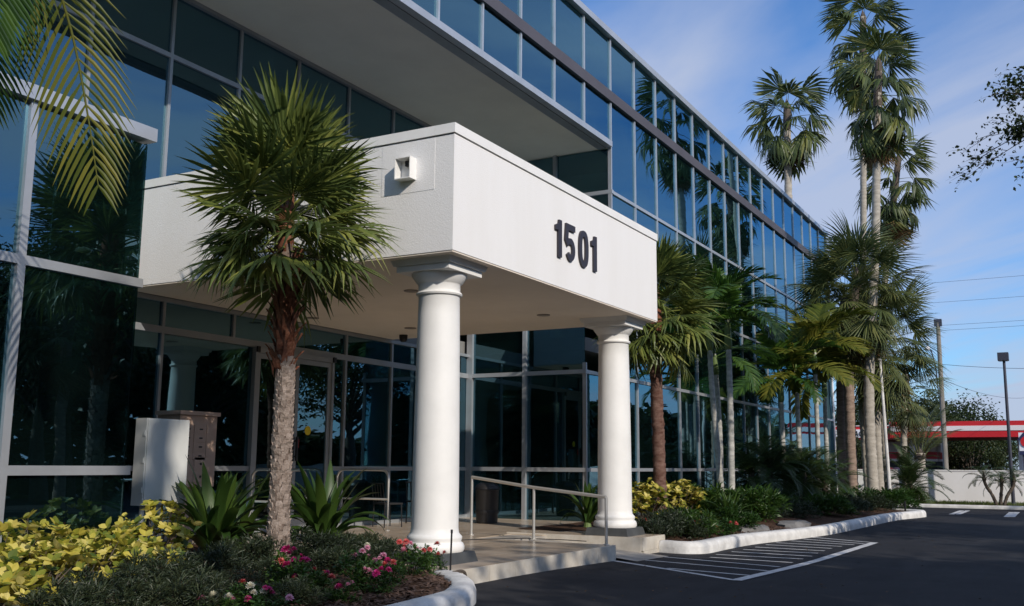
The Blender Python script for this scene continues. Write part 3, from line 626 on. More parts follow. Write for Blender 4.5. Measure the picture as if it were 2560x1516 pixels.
# mailbox unit
mx_, my = 10.02, 10.95
t = thing('mailbox_unit', 'tan cluster mailbox unit behind the pale electrical cabinet', 'mailbox', (mx_+.33, my+.2, SL))
b = MB(); b.box(mx_, mx_+.70, my+.008, my+.45, 1.04, 2.04); b.build('cabinet', TAN, t)
b = MB(); b.box(mx_-.03, mx_+.73, my-.03, my+.48, 2.045, 2.10); b.build('hood', TAN, t)
b = MB(); b.box(mx_+.2, mx_+.46, my+.12, my+.32, .15, 1.058); b.build('pedestal', TAN, t)
for i in range(2):
    for j in range(4):
        x_ = mx_+.03+i*.235; z_ = 1.85-j*.125
        b = MB(); b.box(x_, x_+.225, my-.004, my+.007, z_-.058, z_+.058); dd = b.build('mail_door', TAN, t)
        b = MB(); b.box(x_+.10, x_+.16, my-.008, my-.005, z_-.012, z_+.008); b.build('lock', BLACK, dd)
b = MB(); b.box(mx_+.50, mx_+.635, my-.004, my+.007, 1.47, 1.92); b.build('outgoing_door', TAN, t)
for z_ in (1.12, 1.30):
    b = MB(); b.box(mx_+.3, mx_+.635, my-.004, my+.007, z_-.02, z_+.15); dd = b.build('parcel_door', TAN, t)
    b = MB(); b.lathe([(.018, 0), (.018, .008)], 10); kk = b.build('lock', BLACK, dd, world=False); kk.location = (mx_+.42, my-.005, z_+.06); kk.rotation_euler = (R_(90), 0, 0); kk.location = Vector((mx_+.42, my-.005, z_+.06))-wpos(dd)
# garden stake and drain pipe
p = G(1075, 1418, .18); b = MB(); b.tube([(9.92, 6.36, .1), (9.94, 6.36, .62)], .012, 6); b.tube([(9.94, 6.36, .60), (9.94, 6.36, .64)], .015, 6); tag(b.build('garden_stake', BLACK), 'thin black garden stake before the nearest column plinth', 'stake')
b = MB(); b.tube(spline([(9.75, 6.25, .17), (9.88, 6.20, .19), (9.98, 6.20, .16), (10.01, 6.20, .06)], 5), .018, 8); tag(b.build('drain_pipe', DARKT), 'short bent brown pipe at the corner of the patio step', 'pipe')

# ------------------------------------------------------------------ leaf and frond shapes
def fan_mesh(name, m, Lp, Rb, nseg, arc, rg, droop=.25, split=.5, side=.25, bend=.25, tipw=.55, curl=.0, petr=.012):
    b = MB(); petz = lambda t: -.10*Lp*t*t
    b.tube([(Lp*t, 0, petz(t)) for t in (0, .5, 1)], [petr*1.5, petr, petr*.8], 4, cap=False)
    H = Vector((Lp, 0, petz(1))); da = 2*arc/(nseg-1)
    for i in range(nseg):
        a = -arc+da*i; L = Rb*(.70+.30*math.cos(a*.75))*rg.uniform(.88, 1.06); rs = L*split*rg.uniform(.85, 1.1)
        wd = rs*math.tan(da/2)*1.02; d = Vector((math.cos(a), math.sin(a), 0)); n = Vector((-d.y, d.x, 0))
        hang = rg.uniform(.5, 1.0) if rg.random() < bend else rg.uniform(0, .18); yaw = rg.uniform(-.05, .05)
        prev = None
        for r, w_ in ((.03*L, wd*.08), (rs, wd), (.5*(rs+L), wd*.75), (.82*L, wd*tipw*.8), (L, .001)):
            q = r/L; z = -side*abs(math.sin(a))**1.5*r*.9 - droop*L*q*q - curl*L*max(0, q-.3)**2
            k = max(0, q-.62)/.38
            pos = H+d*(r-hang*k*L*.20)+n*(yaw*r)+Vector((0, 0, z-hang*k*L*.30))
            cur = (pos-n*w_, pos+Vector((0, 0, w_*.55)), pos+n*w_)
            s0 = len(b.v); b.v += [tuple(c) for c in cur]
            if prev is not None: b.f += [(prev, s0, s0+1, prev+1), (prev+1, s0+1, s0+2, prev+2)]
            prev = s0
    return b.mesh(name, m)
def feather_mesh(name, m, L, n, ll, wd, rg, arch=1.2, a0=.25, vee=.35, droop=.5, bare=.14, rr=.016, tipf=.35):
    b = MB(); pts = []; p = Vector((0, 0, 0)); S = 14
    for i in range(S+1):
        t = i/S; pts.append(p.copy()); ang = a0-arch*t**1.3; p = p+Vector((math.cos(ang), 0, math.sin(ang)))*(L/S)
    b.tube(pts, [rr*(1-.85*i/S)+.002 for i in range(S+1)], 5, cap=False)
    for i in range(n):
        t = bare+(1-bare)*i/(n-1); f = t*S; k = min(S-1, int(f)); c = pts[k].lerp(pts[k+1], f-k); tang = (pts[k+1]-pts[k]).normalized(); nrm = Vector((-tang.z, 0, tang.x))
        u = (t-bare)/(1-bare); l = ll*(.35+.65*math.sin(math.pi*min(1, .18+.72*u))**.8)*(1-.55*u**4); fw = .45+.75*u**1.5
        for s in (-1, 1):
            l2 = l*rg.uniform(.88, 1.08); d = (Vector((0, s, 0))+tang*fw+nrm*vee*rg.uniform(.5, 1.3)).normalized(); side = d.cross(nrm).normalized()
            prev = None; w0 = wd*rg.uniform(.85, 1.1)
            for q, ww in ((0, .45), (.3, 1), (.65, .85), (1, .04)):
                pos = c+d*(l2*q)-Vector((0, 0, 1))*(droop*l2*q*q*rg.uniform(.8, 1.2))
                s0 = len(b.v); b.v += [tuple(pos-side*w0*ww), tuple(pos+nrm*w0*ww*.35), tuple(pos+side*w0*ww)]
                if prev is not None: b.f += [(prev, s0, s0+1, prev+1), (prev+1, s0+1, s0+2, prev+2)]
                prev = s0
    return b.mesh(name, m)
def orient(az, el, roll=0.0, s=1.0, pos=(0, 0, 0)):
    return Matrix.Translation(pos) @ Matrix.Rotation(az, 4, 'Z') @ Matrix.Rotation(-el, 4, 'Y') @ Matrix.Rotation(roll, 4, 'X') @ Matrix.Scale(s, 4)
rg = random.Random(11)
SP = {}
SP['fan'] = [fan_mesh('fan_frond', FANL, .52, .80, 30, 1.95, rg, droop=.03+.05*i, side=.10+.14*i, bend=.06+.13*i, split=.52, tipw=.55) for i in range(4)]
SP['fanlow'] = [fan_mesh('fan_frond', FANL, .52, .76, 28, 2.0, rg, droop=.16, side=.40, bend=.55, split=.5, tipw=.55) for i in range(3)]
SP['sabal'] = [fan_mesh('fan_frond', SABAL, .95, 1.0, 36, 1.9, rg, droop=.18+.12*i, side=.35, bend=.15, split=.42) for i in range(3)]
SP['wash'] = [fan_mesh('fan_frond', WASH, .85, 1.05, 24, 1.75, rg, droop=.30+.15*i, side=.55, bend=.75, split=.66, tipw=.8) for i in range(3)]
SP['dead'] = [fan_mesh('fan_frond', DEAD, .8, .9, 22, 1.3, rg, droop=.45, side=.9, bend=.8, split=.45) for i in range(2)]
SP['soli'] = [feather_mesh('feather_frond', FEATH, 1.9, 26, .62, .042, rg, arch=.9+.4*i, a0=.3, vee=.45, droop=.35, bare=.2) for i in range(3)]
SP['soly'] = [feather_mesh('feather_frond', FEATHY, 1.9, 26, .62, .045, rg, arch=.9+.4*i, a0=.3, vee=.45, droop=.35, bare=.2) for i in range(3)]
SP['date'] = [feather_mesh('feather_frond', DATE, 1.15, 34, .24, .009, rg, arch=1.3+.3*i, a0=.35, vee=.3, droop=.25, bare=.14, rr=.009) for i in range(3)]
SP['tri'] = [feather_mesh('feather_frond', SABAL, 2.6, 44, .5, .014, rg, arch=.55+.25*i, a0=.1, vee=.3, droop=.55, bare=.25, rr=.03) for i in range(2)]

def palm(name, label, group, base, path, r0, r1, tmat, fr, n, emax, emin, crownlen, s=1.0, rings=9, seed=1, dead=0, shaft=None, jitter=.05, sides=12, azs=None, lowmesh=None, ramp=1.0, cat='palm tree'):
    """path: list of (dx,dy,z) above base; fronds spread over the last crownlen metres"""
    g = random.Random(seed); t = thing(name, label, cat, base, group)
    pts = spline(path, 10); L = [0]
    for a, c in zip(pts[:-1], pts[1:]): L.append(L[-1]+(c-a).length)
    tot = L[-1]; m = max(8, int(tot*rings)); P_, R2 = [], []
    def at(d):
        for i in range(len(L)-1):
            if d <= L[i+1]: return pts[i].lerp(pts[i+1], (d-L[i])/max(1e-6, L[i+1]-L[i]))
        return pts[-1]
    for i in range(m+1):
        d = tot*i/m; q = i/m; rad = r0+(r1-r0)*q+r0*.45*math.exp(-d/.25)
        P_.append(at(d)); R2.append(rad*(1+.05*math.sin(i*2.4)))
        if i < m: P_.append(at(d+tot/m*.25)); R2.append(rad*.95)
    b = MB(); b.tube(P_, R2, sides, jitter=jitter, rg=g); trunk = b.build('trunk', tmat, t, world=False, smooth=True)
    top = at(tot)
    cb = MB(); q = r1*1.25
    if shaft: cb.tube([at(tot-shaft), at(tot-shaft*.85), at(tot-shaft*.3), top, top+Vector((0, 0, .25))], [r1, r1*1.5, r1*1.25, r1*.9, .01], 10); cm = SHAFT
    else: cb.tube([at(tot-crownlen), at(tot-crownlen*.7), top, top+Vector((0, 0, .3*s))], [r1*1.03, q, r1*1.05, .01], 8, jitter=.15, rg=g); cm = BOOT if tmat in (BARKD, REDT) else DARKT
    crown = cb.build('crown', cm, t, world=False, smooth=True)
    for i in range(n):
        q = (i+.5)/n; el = emax+(emin-emax)*q**ramp+g.uniform(-.16, .16); az = (azs[i] if azs else i*2.39996)+g.uniform(-.25, .25)
        pos = at(tot-crownlen*q)+Vector((math.cos(az), math.sin(az), 0))*r1*.6
        ms = fr if (lowmesh is None or q < .62) else lowmesh
        inst('frond', ms[g.randrange(len(ms))], crown, orient(az, el, g.uniform(-.35, .35), s*g.uniform(.80, 1.14), pos))
    for i in range(dead):
        az = g.uniform(0, 6.28); inst('dead_frond', SP['dead'][g.randrange(2)], crown, orient(az, g.uniform(-1.35, -1.0), g.uniform(-.4, .4), s*g.uniform(.8, 1.1), at(tot-crownlen*g.uniform(.75, 1.15))))
    return t, trunk, crown

# big near palm
PB = (8.73, 7.89, .17)
REDT = mat('red_brown_trunk', (0.085, 0.038, 0.028), rough=0.9, col2=(0.20, 0.125, 0.10), vscale=7, bump=0.6, bscale=30, spec=0.15, stretch=(1, 1, 2.0))
t, trunk, crown = palm('palm_tree', 'big near fan palm with shaggy trunk in the flower bed', None, PB, [(0, 0, -.1), (-.01, 0, .6), (.0, .0, 1.6), (-.01, .01, 2.6), (-.07, .07, 4.42)], .104, .092, BARKD, SP['fan'], 60, 1.46, -.42, .80, s=1.0, rings=10, seed=5, lowmesh=SP['fanlow'], sides=16, ramp=1.15)
g = random.Random(3); b = MB()
for i in range(340):        # bark plates left by old leaf bases
    q = i/340; z_ = .02+q*2.42; th = i*2.39996+g.uniform(-.2, .2); rad = .104+.06*math.exp(-z_/.22)-.010*q+.011
    hh = g.uniform(.07, .13); ww = g.uniform(.024, .050); out = g.uniform(.002, .022)
    c, s = math.cos(th), math.sin(th); n_ = Vector((c, s, 0)); tg = Vector((-s, c, 0)); o = n_*rad+Vector((0, 0, z_))
    lo = o-Vector((0, 0, hh))-n_*.012; hi = o+n_*out
    for k_ in (0,):
        i0 = len(b.v); wt = ww*g.uniform(.55, .95)
        b.v += [tuple(lo-tg*ww*.8), tuple(lo+tg*ww*.8), tuple(o-Vector((0, 0, hh*.3))+tg*ww+n_*.003), tuple(hi+tg*wt), tuple(hi-tg*wt), tuple(o-Vector((0, 0, hh*.3))-tg*ww+n_*.003), tuple(hi-n_*.03-tg*wt), tuple(hi-n_*.03+tg*wt)]
        b.f += [(i0, i0+1, i0+2, i0+5), (i0+5, i0+2, i0+3, i0+4), (i0+4, i0+3, i0+7, i0+6), (i0+1, i0+7, i0+3, i0+2), (i0, i0+5, i0+4, i0+6)]
tag(b.build('bark_plates', BARK, trunk, world=False), kind='stuff')
bm_ = []
for k_ in range(3):
    b = MB(); wv = .042+.006*k_; h = .17+.03*k_
    for sgn in (-1, 1):
        i0 = len(b.v); b.v += [(0, sgn*wv, 0), (.004, 0, .0), (.028, 0, h*.5), (.03, sgn*wv*.9, h*.5), (.085, sgn*wv*.55, h), (.095, sgn*wv*1.15, h*.98), (.0, sgn*wv*.6, h*.3)]
        b.f += [(i0, i0+1, i0+2, i0+3), (i0+3, i0+2, i0+4, i0+5), (i0+6, i0, i0+3)]
    i0 = len(b.v); b.v += [(-.015, -wv, -.02), (-.015, wv, -.02), (.03, wv*.9, h*.55), (.03, -wv*.9, h*.55)]; b.f += [(i0, i0+1, i0+2, i0+3)]
    bm_.append(b.mesh('leaf_base', BOOT))
b = MB(); b.tube([(-.008, .006, 2.36), (-.012, .012, 2.6), (-.03, .03, 3.1), (-.045, .045, 3.55)], [.098, .108, .116, .11], 16, jitter=.05, rg=g); b.build('fibre_sheath', BOOT, trunk, world=False, smooth=True)
for i in range(52):
    z_ = 2.18+1.35*i/52; th = i*2.39996
    inst('leaf_base', bm_[g.randrange(3)], trunk, Matrix.Translation((-.025+.104*math.cos(th), .025+.104*math.sin(th), z_)) @ Matrix.Rotation(th, 4, 'Z') @ Matrix.Rotation(g.uniform(-.1, .25), 4, 'Y') @ Matrix.Scale(g.uniform(.8, 1.15), 4))

# feather palm whose fronds hang into the top left corner (trunk left of the frame)
cr_ = Vector((3.95, 6.75, 4.85))
t = thing('palm_tree', 'feather palm hanging yellow green fronds into the top left corner', 'palm tree', (3.75, 6.7, .17))
b = MB(); b.tube(spline([(0, 0, -.1), (.03, 0, 1.5), (.1, .02, 3.2), (.2, .05, 4.68)], 12), [.13]*12+[.10]*24+[.09], 14, jitter=.04, rg=g); b.build('trunk', GREYT, t, world=False, smooth=True)
b = MB(); b.tube([(.15, .04, 4.2), (.2, .05, 4.5), (.2, .05, 4.8), (.2, .05, 5.1)], [.09, .12, .09, .01], 10); crown = b.build('crown', SHAFT, t, world=False, smooth=True)
def frond_world(path, n, ll, wd, sideup, m, seed, par, fwd=.75, rr=.018, droop=.35):
    g = random.Random(seed); pts = spline(path, 8); b = MB(); S = len(pts)-1
    b.tube(pts, [rr*(1-.85*i/S)+.002 for i in range(S+1)], 6, cap=False)
    for i in range(n):
        u_ = .12+.88*i/(n-1); f = u_*S; k = min(S-1, int(f)); c = pts[k].lerp(pts[k+1], f-k); tang = (pts[k+1]-pts[k]).normalized()
        sd = tang.cross(sideup).normalized(); nr = sd.cross(tang)
        l = ll*(.5+.5*math.sin(math.pi*min(1, .2+.7*u_)))*(1-.45*u_**5)
        for s in (-1, 1):
            l2 = l*g.uniform(.9, 1.08); d = (sd*s+tang*(fwd+.5*u_)+nr*.25).normalized(); w_ax = d.cross(nr).normalized(); prev = None
            for q, ww in ((0, .4), (.3, 1), (.65, .85), (1, .03)):
                pos = c+d*(l2*q)-Vector((0, 0, 1))*(droop*l2*q*q); i0 = len(b.v); ww *= wd
                b.v += [tuple(pos-w_ax*ww), tuple(pos+nr*ww*.4), tuple(pos+w_ax*ww)]
                if prev is not None: b.f += [(prev, i0, i0+1, prev+1), (prev+1, i0+1, i0+2, prev+2)]
                prev = i0
    return b.build('frond', m, par)
frond_world([cr_, (4.25, 6.85, 5.45), (4.62, 6.90, 5.38), (4.92, 6.9, 4.85), (5.12, 6.88, 4.2), (5.26, 6.86, 3.62)], 33, .66, .016, Vector((-.75, -.66, .15)), FEATHY, 2, crown, fwd=.85)
frond_world([cr_, (4.15, 7.1, 5.3), (4.42, 7.35, 5.2), (4.62, 7.5, 4.8), (4.70, 7.58, 4.3)], 30, .6, .015, Vector((0, 0, 1)), FEATH, 3, crown)
frond_world([cr_, (4.0, 6.7, 5.3), (4.1, 6.75, 5.2), (4.18, 6.78, 4.85), (4.2, 6.8, 4.5)], 28, .55, .015, Vector((-.5, -.8, .3)), FEATH, 4, crown)
for i, az in enumerate((2.7, 3.4, 4.0)):
    inst('frond', SP['soli'][i % 3], crown, orient(az, .5+.25*(i % 3), 0, 1.0, (.2, .05, 4.8)))

# right bed palms
REDT = mat('red_brown_trunk', (0.085, 0.038, 0.028), rough=0.9, col2=(0.20, 0.125, 0.10), vscale=7, bump=0.6, bscale=30, spec=0.15, stretch=(1, 1, 2.0))
def bz(x, y): return zbr(x, y)-.02
def pl(name, label, group, u, y, *a, **k):
    x = ray_xy(u, y); return palm(name, label, group, (x, y, bz(x, y) if x < 42 else zg(x)), *a, **k)
pl('palm_tree', 'fan palm with red brown trunk just right of the farther column', None, 1650, 7.35, [(0, 0, -.1), (-.05, 0, 1.5), (-.16, 0, 3.2), (-.2, 0, 4.75)], .135, .12, REDT, SP['fan'], 48, 1.45, -.65, .85, s=1.08, seed=12, lowmesh=SP['fanlow'], rings=9, jitter=.10, ramp=.85)
SG = 'slender ringed palms along the glass facade'
pl('palm_tree', 'slender ringed palm, leftmost grey trunk of the close pair by the glass', SG, 1806, 7.9, [(0, 0, -.1), (-.25, .05, 1.8), (-.42, .1, 3.4), (-.5, .1, 4.9)], .085, .065, RINGT, SP['soli'], 9, 1.3, -.2, .15, s=1.12, seed=21, shaft=.8)
pl('palm_tree', 'slender ringed palm, right grey trunk of the close pair by the glass', SG, 1826, 7.5, [(0, 0, -.1), (.1, 0, 1.8), (.12, .0, 3.4), (.05, 0, 4.9)], .09, .068, RINGT, SP['soli'], 10, 1.35, -.25, .15, s=1.15, seed=22, shaft=.8)
pl('palm_tree', 'slender palm behind the close pair, arching dark fronds low by the glass', SG, 1800, 8.6, [(0, 0, -.1), (.05, 0, 1.8), (-.05, .0, 3), (-.3, 0, 4.3)], .085, .07, RINGT, SP['soli'], 8, 1.2, -.25, .15, s=1.1, seed=23, shaft=.6)
for i, (u, y, h, lb) in enumerate([(1962, 8.0, 3.9, 'slender palm right of the dark bushes, shaded fronds against the glass'), (2000, 7.6, 4.2, 'slender palm with sunny yellow green crown left of the brown trunks'), (2046, 7.3, 4.9, 'slender pale trunk palm under the bright yellow green crown'), (2066, 7.55, 4.3, 'slender leaning palm just left of the brown palm trunks')]):
    pl('palm_tree', lb, SG, u, y, [(0, 0, -.1), (.08*(i-1.5), 0, h*.4), (.1*(i-1.5), .0, h*.7), (.12*(i-1.5), 0, h)], .085, .068, RINGT, SP['soly'] if i else SP['soli'], 10, 1.35, -.25, .15, s=1.18, seed=30+i, shaft=.7)
SB = 'large fan palms beyond the end of the bed'
pl('palm_tree', 'brown trunked fan palm, its round crown highest beside the roof corner', SB, 2130, 7.0, [(0, 0, -.1), (.02, 0, 3), (.05, -.1, 6), (.1, -.45, 8.1)], .19, .17, BROWNT, SP['sabal'], 60, 1.45, -1.0, 1.2, s=1.25, seed=41, dead=8, rings=7)
pl('palm_tree', 'darker brown trunk close left of the other brown palm trunk', SB, 2108, 7.4, [(0, 0, -.1), (.02, 0, 3), (.05, -.1, 5.5), (.1, -.3, 7.4)], .18, .16, BROWNT, SP['sabal'], 44, 1.4, -1.0, 1.0, s=1.0, seed=42, dead=6, rings=7)
pl('palm_tree', 'dark trunk fan palm right of the pale tall trunk, drooping olive crown', SB, 2197, 6.6, [(0, 0, -.1), (.0, 0, 3), (.1, -.2, 5.5), (.2, -.55, 6.7)], .17, .15, GREYT, SP['sabal'], 52, 1.4, -1.1, 1.3, s=1.22, seed=43, dead=10, rings=7)
x = ray_xy(2245, 6.4)
pl('palm_tree', 'lower fan palm at the outer edge, green leaves over the gas station', SB, 2262, 6.3, [(0, 0, -.1), (-.1, 0, 2), (-.15, -.1, 3.5), (-.1, -.25, 5.3)], .14, .13, GREYT, SP['sabal'], 26, 1.2, -.9, 1.0, s=.9, seed=44, dead=3, rings=7)
TW = 'very tall fan palms'
pl('tall_palm_tree', 'tallest palm, pale thick trunk rising in front of the fan palms', TW, 2180, 6.3, [(0, 0, -.1), (.1, .0, 4), (.35, -.4, 9), (.35, -.6, 12), (.4, -.85, 16.1)], .205, .125, GREYT, SP['wash'], 27, 1.4, -1.25, 2.2, s=1.0, seed=51, dead=10, rings=6)
pl('tall_palm_tree', 'very tall palm, leftmost trunk of the three, crown cut by the top edge', TW, 2168, 7.2, [(0, 0, -.1), (.1, .1, 5), (.0, -.25, 10), (-.1, -.7, 19.7)], .15, .115, GREYT, SP['wash'], 28, 1.4, -1.25, 2.4, s=1.02, seed=52, dead=8, rings=6)
pl('tall_palm_tree', 'shorter of the three tall palms, browning crown leaning right', TW, 2214, 6.8, [(0, 0, -.1), (.1, .0, 5), (.25, -.3, 9), (.5, -1.05, 14.3)], .14, .115, GREYT, SP['wash'], 25, 1.3, -1.25, 2.1, s=.98, seed=53, dead=18, rings=6)
palm('tall_palm_tree', 'lone tall palm standing behind the roof line', TW, (54.5, 54.5*math.tan(YAW-math.atan((2003-1280)/FPX*math.cos(PITCH)*1.0)), zg(50)), [(0, 0, -.1), (.0, .0, 8), (.1, .1, 15), (.1, .0, 21.6)], .26, .20, GREYT, SP['wash'], 22, 1.40, -1.0, 1.5, s=1.42, seed=61, dead=7, rings=5)
# low date palms
DG = 'low dark date palms in the shade'
for i, (u, y, h) in enumerate([(1880, 8.0, 1.0), (1925, 7.6, 1.15), (1975, 7.7, .9), (2010, 7.2, 1.0), (2060, 7.0, .8)]):
    lb = ['leftmost dark date palm of the shady clump by the glass', 'second dark date palm from the left in the shady clump', 'middle dark date palm of the shady clump', 'second dark date palm from the right in the shady clump', 'rightmost dark date palm of the shady clump beside the brown trunks'][i]
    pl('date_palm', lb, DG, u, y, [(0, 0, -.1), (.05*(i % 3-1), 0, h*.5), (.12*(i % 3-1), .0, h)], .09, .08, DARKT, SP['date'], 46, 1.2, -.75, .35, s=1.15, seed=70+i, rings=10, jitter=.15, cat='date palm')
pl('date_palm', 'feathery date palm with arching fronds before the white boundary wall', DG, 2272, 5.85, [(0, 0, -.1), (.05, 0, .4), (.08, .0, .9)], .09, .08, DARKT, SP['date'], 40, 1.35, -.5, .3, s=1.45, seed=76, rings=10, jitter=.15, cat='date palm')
pc = G(2500, 1264, .03)
for i, (dx_, dy_, h, lb) in enumerate([(-.1, .42, 1.15, 'left stem of the three young date palms by the white wall'), (.0, -.10, 1.05, 'middle stem of the three young date palms by the white wall'), (.1, -.45, 1.10, 'right stem of the three young date palms by the white wall')]):
    palm('date_palm', lb, 'young date palms by the white wall', (41.6, pc.y/pc.x*41.6+(.05 if i == 0 else -.06*i+.05), zg(42)), [(0, 0, -.1), (dx_*.3, dy_*.4, h*.4), (dx_*.8, dy_*.9, h*.75), (dx_, dy_, h)], .055, .06, DARKT, SP['date'], 12, 1.0, -.3, .12, s=.72, seed=80+i, rings=10, jitter=.15, cat='date palm')

# ------------------------------------------------------------------ shrubs and flowers
def leaf_shape(L, W, cup=.15, seg=4, droop=.25):
    vs, fs = [], []
    for i in range(seg+1):
        q = i/seg; w_ = W*math.sin(math.pi*min(1, .08+.9*q))**.8 if i < seg else .002
        z = -droop*L*q*q; vs += [(L*q, -w_, z+cup*w_), (L*q, 0, z), (L*q, w_, z+cup*w_)]
        if i: k = 3*i; fs += [(k-3, k, k+1, k-2), (k-2, k+1, k+2, k-1)]
    return vs, fs
def whorl(name, m, n, L, W, el, rg, droop=.3):
    b = MB(); vs, fs = leaf_shape(L, W, droop=droop)
    for i in range(n):
        mt = orient(i*6.283/n+rg.uniform(-.25, .25), el+rg.uniform(-.25, .25), rg.uniform(-.4, .4), rg.uniform(.75, 1.1)); k = len(b.v)
        b.v += [tuple(mt @ Vector(v)) for v in vs]; b.f += [tuple(k+j for j in f) for f in fs]
    return b.mesh(name, m)
YW = [whorl('leaf', YLEAF, 4+i % 3, .080+.008*(i % 3), .027, .45, rg, droop=.10) for i in range(5)]
YWS = [whorl('leaf', YLEAF, 7, .085, .03, .4, rg) for i in range(3)]
def shrub_objs(name, label, cat, group, base, rx, ry, h, n, ms, seed, stem=DARKT, s=1.0):
    g = random.Random(seed); t = thing(name, label, cat, base, group); b = MB(); tops = []
    for i in range(n):
        az = g.uniform(0, 6.283); q = g.uniform(0, 1)**.5; zz = h*(.25+.75*g.random()**.6)*(1-.25*q*q)
        p = Vector((rx*q*math.cos(az), ry*q*math.sin(az), zz)); tops.append((p, az, q))
    for p, az, q in tops[::3]: b.tube([(p.x*.25, p.y*.25, -.05), (p.x*.6, p.y*.6, p.z*.6), tuple(p)], [.009, .006, .003], 4, cap=False)
    b.build('stem', stem, t, world=False)
    for p, az, q in tops: inst('leaf', ms[g.randrange(len(ms))], t, orient(az+g.uniform(-.8, .8), g.uniform(-.75, .35), g.uniform(-.6, .6), s*g.uniform(.7, 1.3), p))
    return t
YG = 'yellow leaved shrubs below the near glass'
for i, (u, y, rx, ry, h, n, lb) in enumerate([(400, 8.75, .42, .40, 0.75, 95, 'yellow leaved shrub rightmost, below the electrical cabinet'), (300, 8.65, .45, .4, 0.55, 85, 'yellow leaved shrub second from the right under the near glass'), (190, 8.5, .45, .4, 0.53, 85, 'yellow leaved shrub in the middle of the near row'), (90, 8.45, .42, .42, 0.65, 85, 'yellow leaved shrub second from the left edge with tall sprigs'), (-10, 8.2, .42, .45, 0.69, 80, 'yellow leaved shrub at the left picture edge'), (250, 7.75, .48, .4, 0.51, 92, 'front yellow leaved shrub between hedge and glass'), (110, 7.45, .48, .42, 0.51, 92, 'front yellow green shrub above the bottom left corner'), (360, 7.95, .42, .38, .44, 100, 'front yellow leaved shrub beside the dark bushes'), (20, 6.75, .42, .36, .36, 100, 'lowest yellow green shrub in the bottom left corner')]):
    x = ray_xy(u, y); shrub_objs('yellow_shrub', lb, 'shrub', YG, (x, y, zbl(x, y)-.02), rx, ry, h, n, YW, 100+i)
YR_ = 'small yellow leaved shrubs by the farther column'
for i, (u, y, lb) in enumerate([(1606, 7.45, 'small yellow leaved shrub between the farther column and the brown trunk'), (1700, 7.7, 'small yellow leaved shrub right of the red brown trunk'), (1632, 8.5, 'small yellow leaved shrub behind the red brown trunk')]):
    x = ray_xy(u, y); shrub_objs('yellow_shrub', lb, 'shrub', YR_, (x, y, bz(x, y)), .65, .5, .92, 150, YWS, 120+i, s=1.1)
# strap leaved lilies
def strap_mesh(L, W, bend, seed):
    g = random.Random(seed); b = MB(); S = 9; p = Vector((0, 0, 0)); prev = None
    for i in range(S+1):
        q = i/S; ang = 1.0-bend*q**1.6; w_ = W*(.55+.45*math.sin(math.pi*min(1, .1+.75*q)))*(1-q**5)+.002; i0 = len(b.v)
        b.v += [tuple(p+Vector((0, -w_, w_*.45))), tuple(p), tuple(p+Vector((0, w_, w_*.45)))]
        if prev is not None: b.f += [(prev, i0, i0+1, prev+1), (prev+1, i0+1, i0+2, prev+2)]
        prev = i0; p = p+Vector((math.cos(ang), 0, math.sin(ang)))*(L/S)
    return b.mesh('leaf', CRIN, smooth=True)
ST = [strap_mesh(1.15, .066, b_, 3) for b_ in (.35, .8, 1.3, 1.9, 2.5)]
def lily(base, s, n, seed, label, group='strap leaved lilies'):
    g = random.Random(seed); t = thing('strap_lily', label, 'lily', base, group)
    b = MB(); b.lathe([(.07, -.08), (.09, 0), (.07, .12), (.03, .2)], 10); b.build('bulb', SHAFT, t, world=False)
    for i in range(n):
        q = i/n; k = min(4, int(q*5)); az = i*2.39996+g.uniform(-.3, .3)
        inst('leaf', ST[k], t, orient(az, .42-.55*q+g.uniform(-.12, .12), g.uniform(-.3, .3), s*g.uniform(.75, 1.1)*(1 if q < .7 else .85), (0, 0, .05)))
lily((8.85, 9.0, .17), 1.12, 48, 1, 'big strap leaved lily left of the near palm trunk')
lily((9.85, 9.6, .17), .95, 26, 4, 'strap leaved lily behind the near trunk, beside the mailbox unit')
lily((10.55, 8.75, .15), 1.05, 48, 2, 'big strap leaved lily right of the near palm trunk')
lily((18.1, 8.45, .15), .80, 30, 3, 'dark strap leaved lily beside the foot of the farther column')
x = ray_xy(1805, 6.55); lily((x, 6.4, bz(x, 6.4)), .72, 34, 6, 'low bright strap leaved clump in the palm bed right of the kerb')
# fine leaved bushes (foliage is one mesh per bush)
def bush_mesh(name, m, rx, ry, h, n, L, W, seed, up=.6, clump=26):
    g = random.Random(seed); b = MB(); vs, fs = leaf_shape(1, 1, seg=2, droop=.2)
    cs = []
    for i in range(clump):
        az = g.uniform(0, 6.283); q = g.random()**.5; cs.append(Vector((rx*.85*q*math.cos(az), ry*.85*q*math.sin(az), h*(.18+.72*g.random())*(1-.35*q*q))))
    for i in range(n):
        c = cs[g.randrange(clump)]; d = Vector((g.gauss(0, 1), g.gauss(0, 1), g.gauss(0, .8)+.3)).normalized(); p = c+Vector((d.x*rx, d.y*ry, d.z*h))*.24*g.random()**.4
        if p.z < 0: p.z = .01
        mt = orient(math.atan2(d.y, d.x)+g.uniform(-.5, .5), g.uniform(-.3, 1.1)*up+d.z*.4, g.uniform(-.6, .6), 1, p); k = len(b.v); l = L*g.uniform(.7, 1.2)
        b.v += [tuple(mt @ Vector((v[0]*l, v[1]*W, v[2]*l*.6))) for v in vs]; b.f += [tuple(k+j for j in f) for f in fs]
    for c in cs[::2]: b.tube([(c.x*.15, c.y*.15, -.05), tuple(c*.6), tuple(c)], [.008, .005, .003], 3, cap=False)
    return b.mesh(name, m)
def bush(name, label, cat, group, base, me, s=(1, 1, 1), rz=0.0):
    t = thing(name, label, cat, base, group); o = inst('foliage', me, t, Matrix.Rotation(rz, 4, 'Z') @ Matrix.Diagonal((*s, 1))); return t
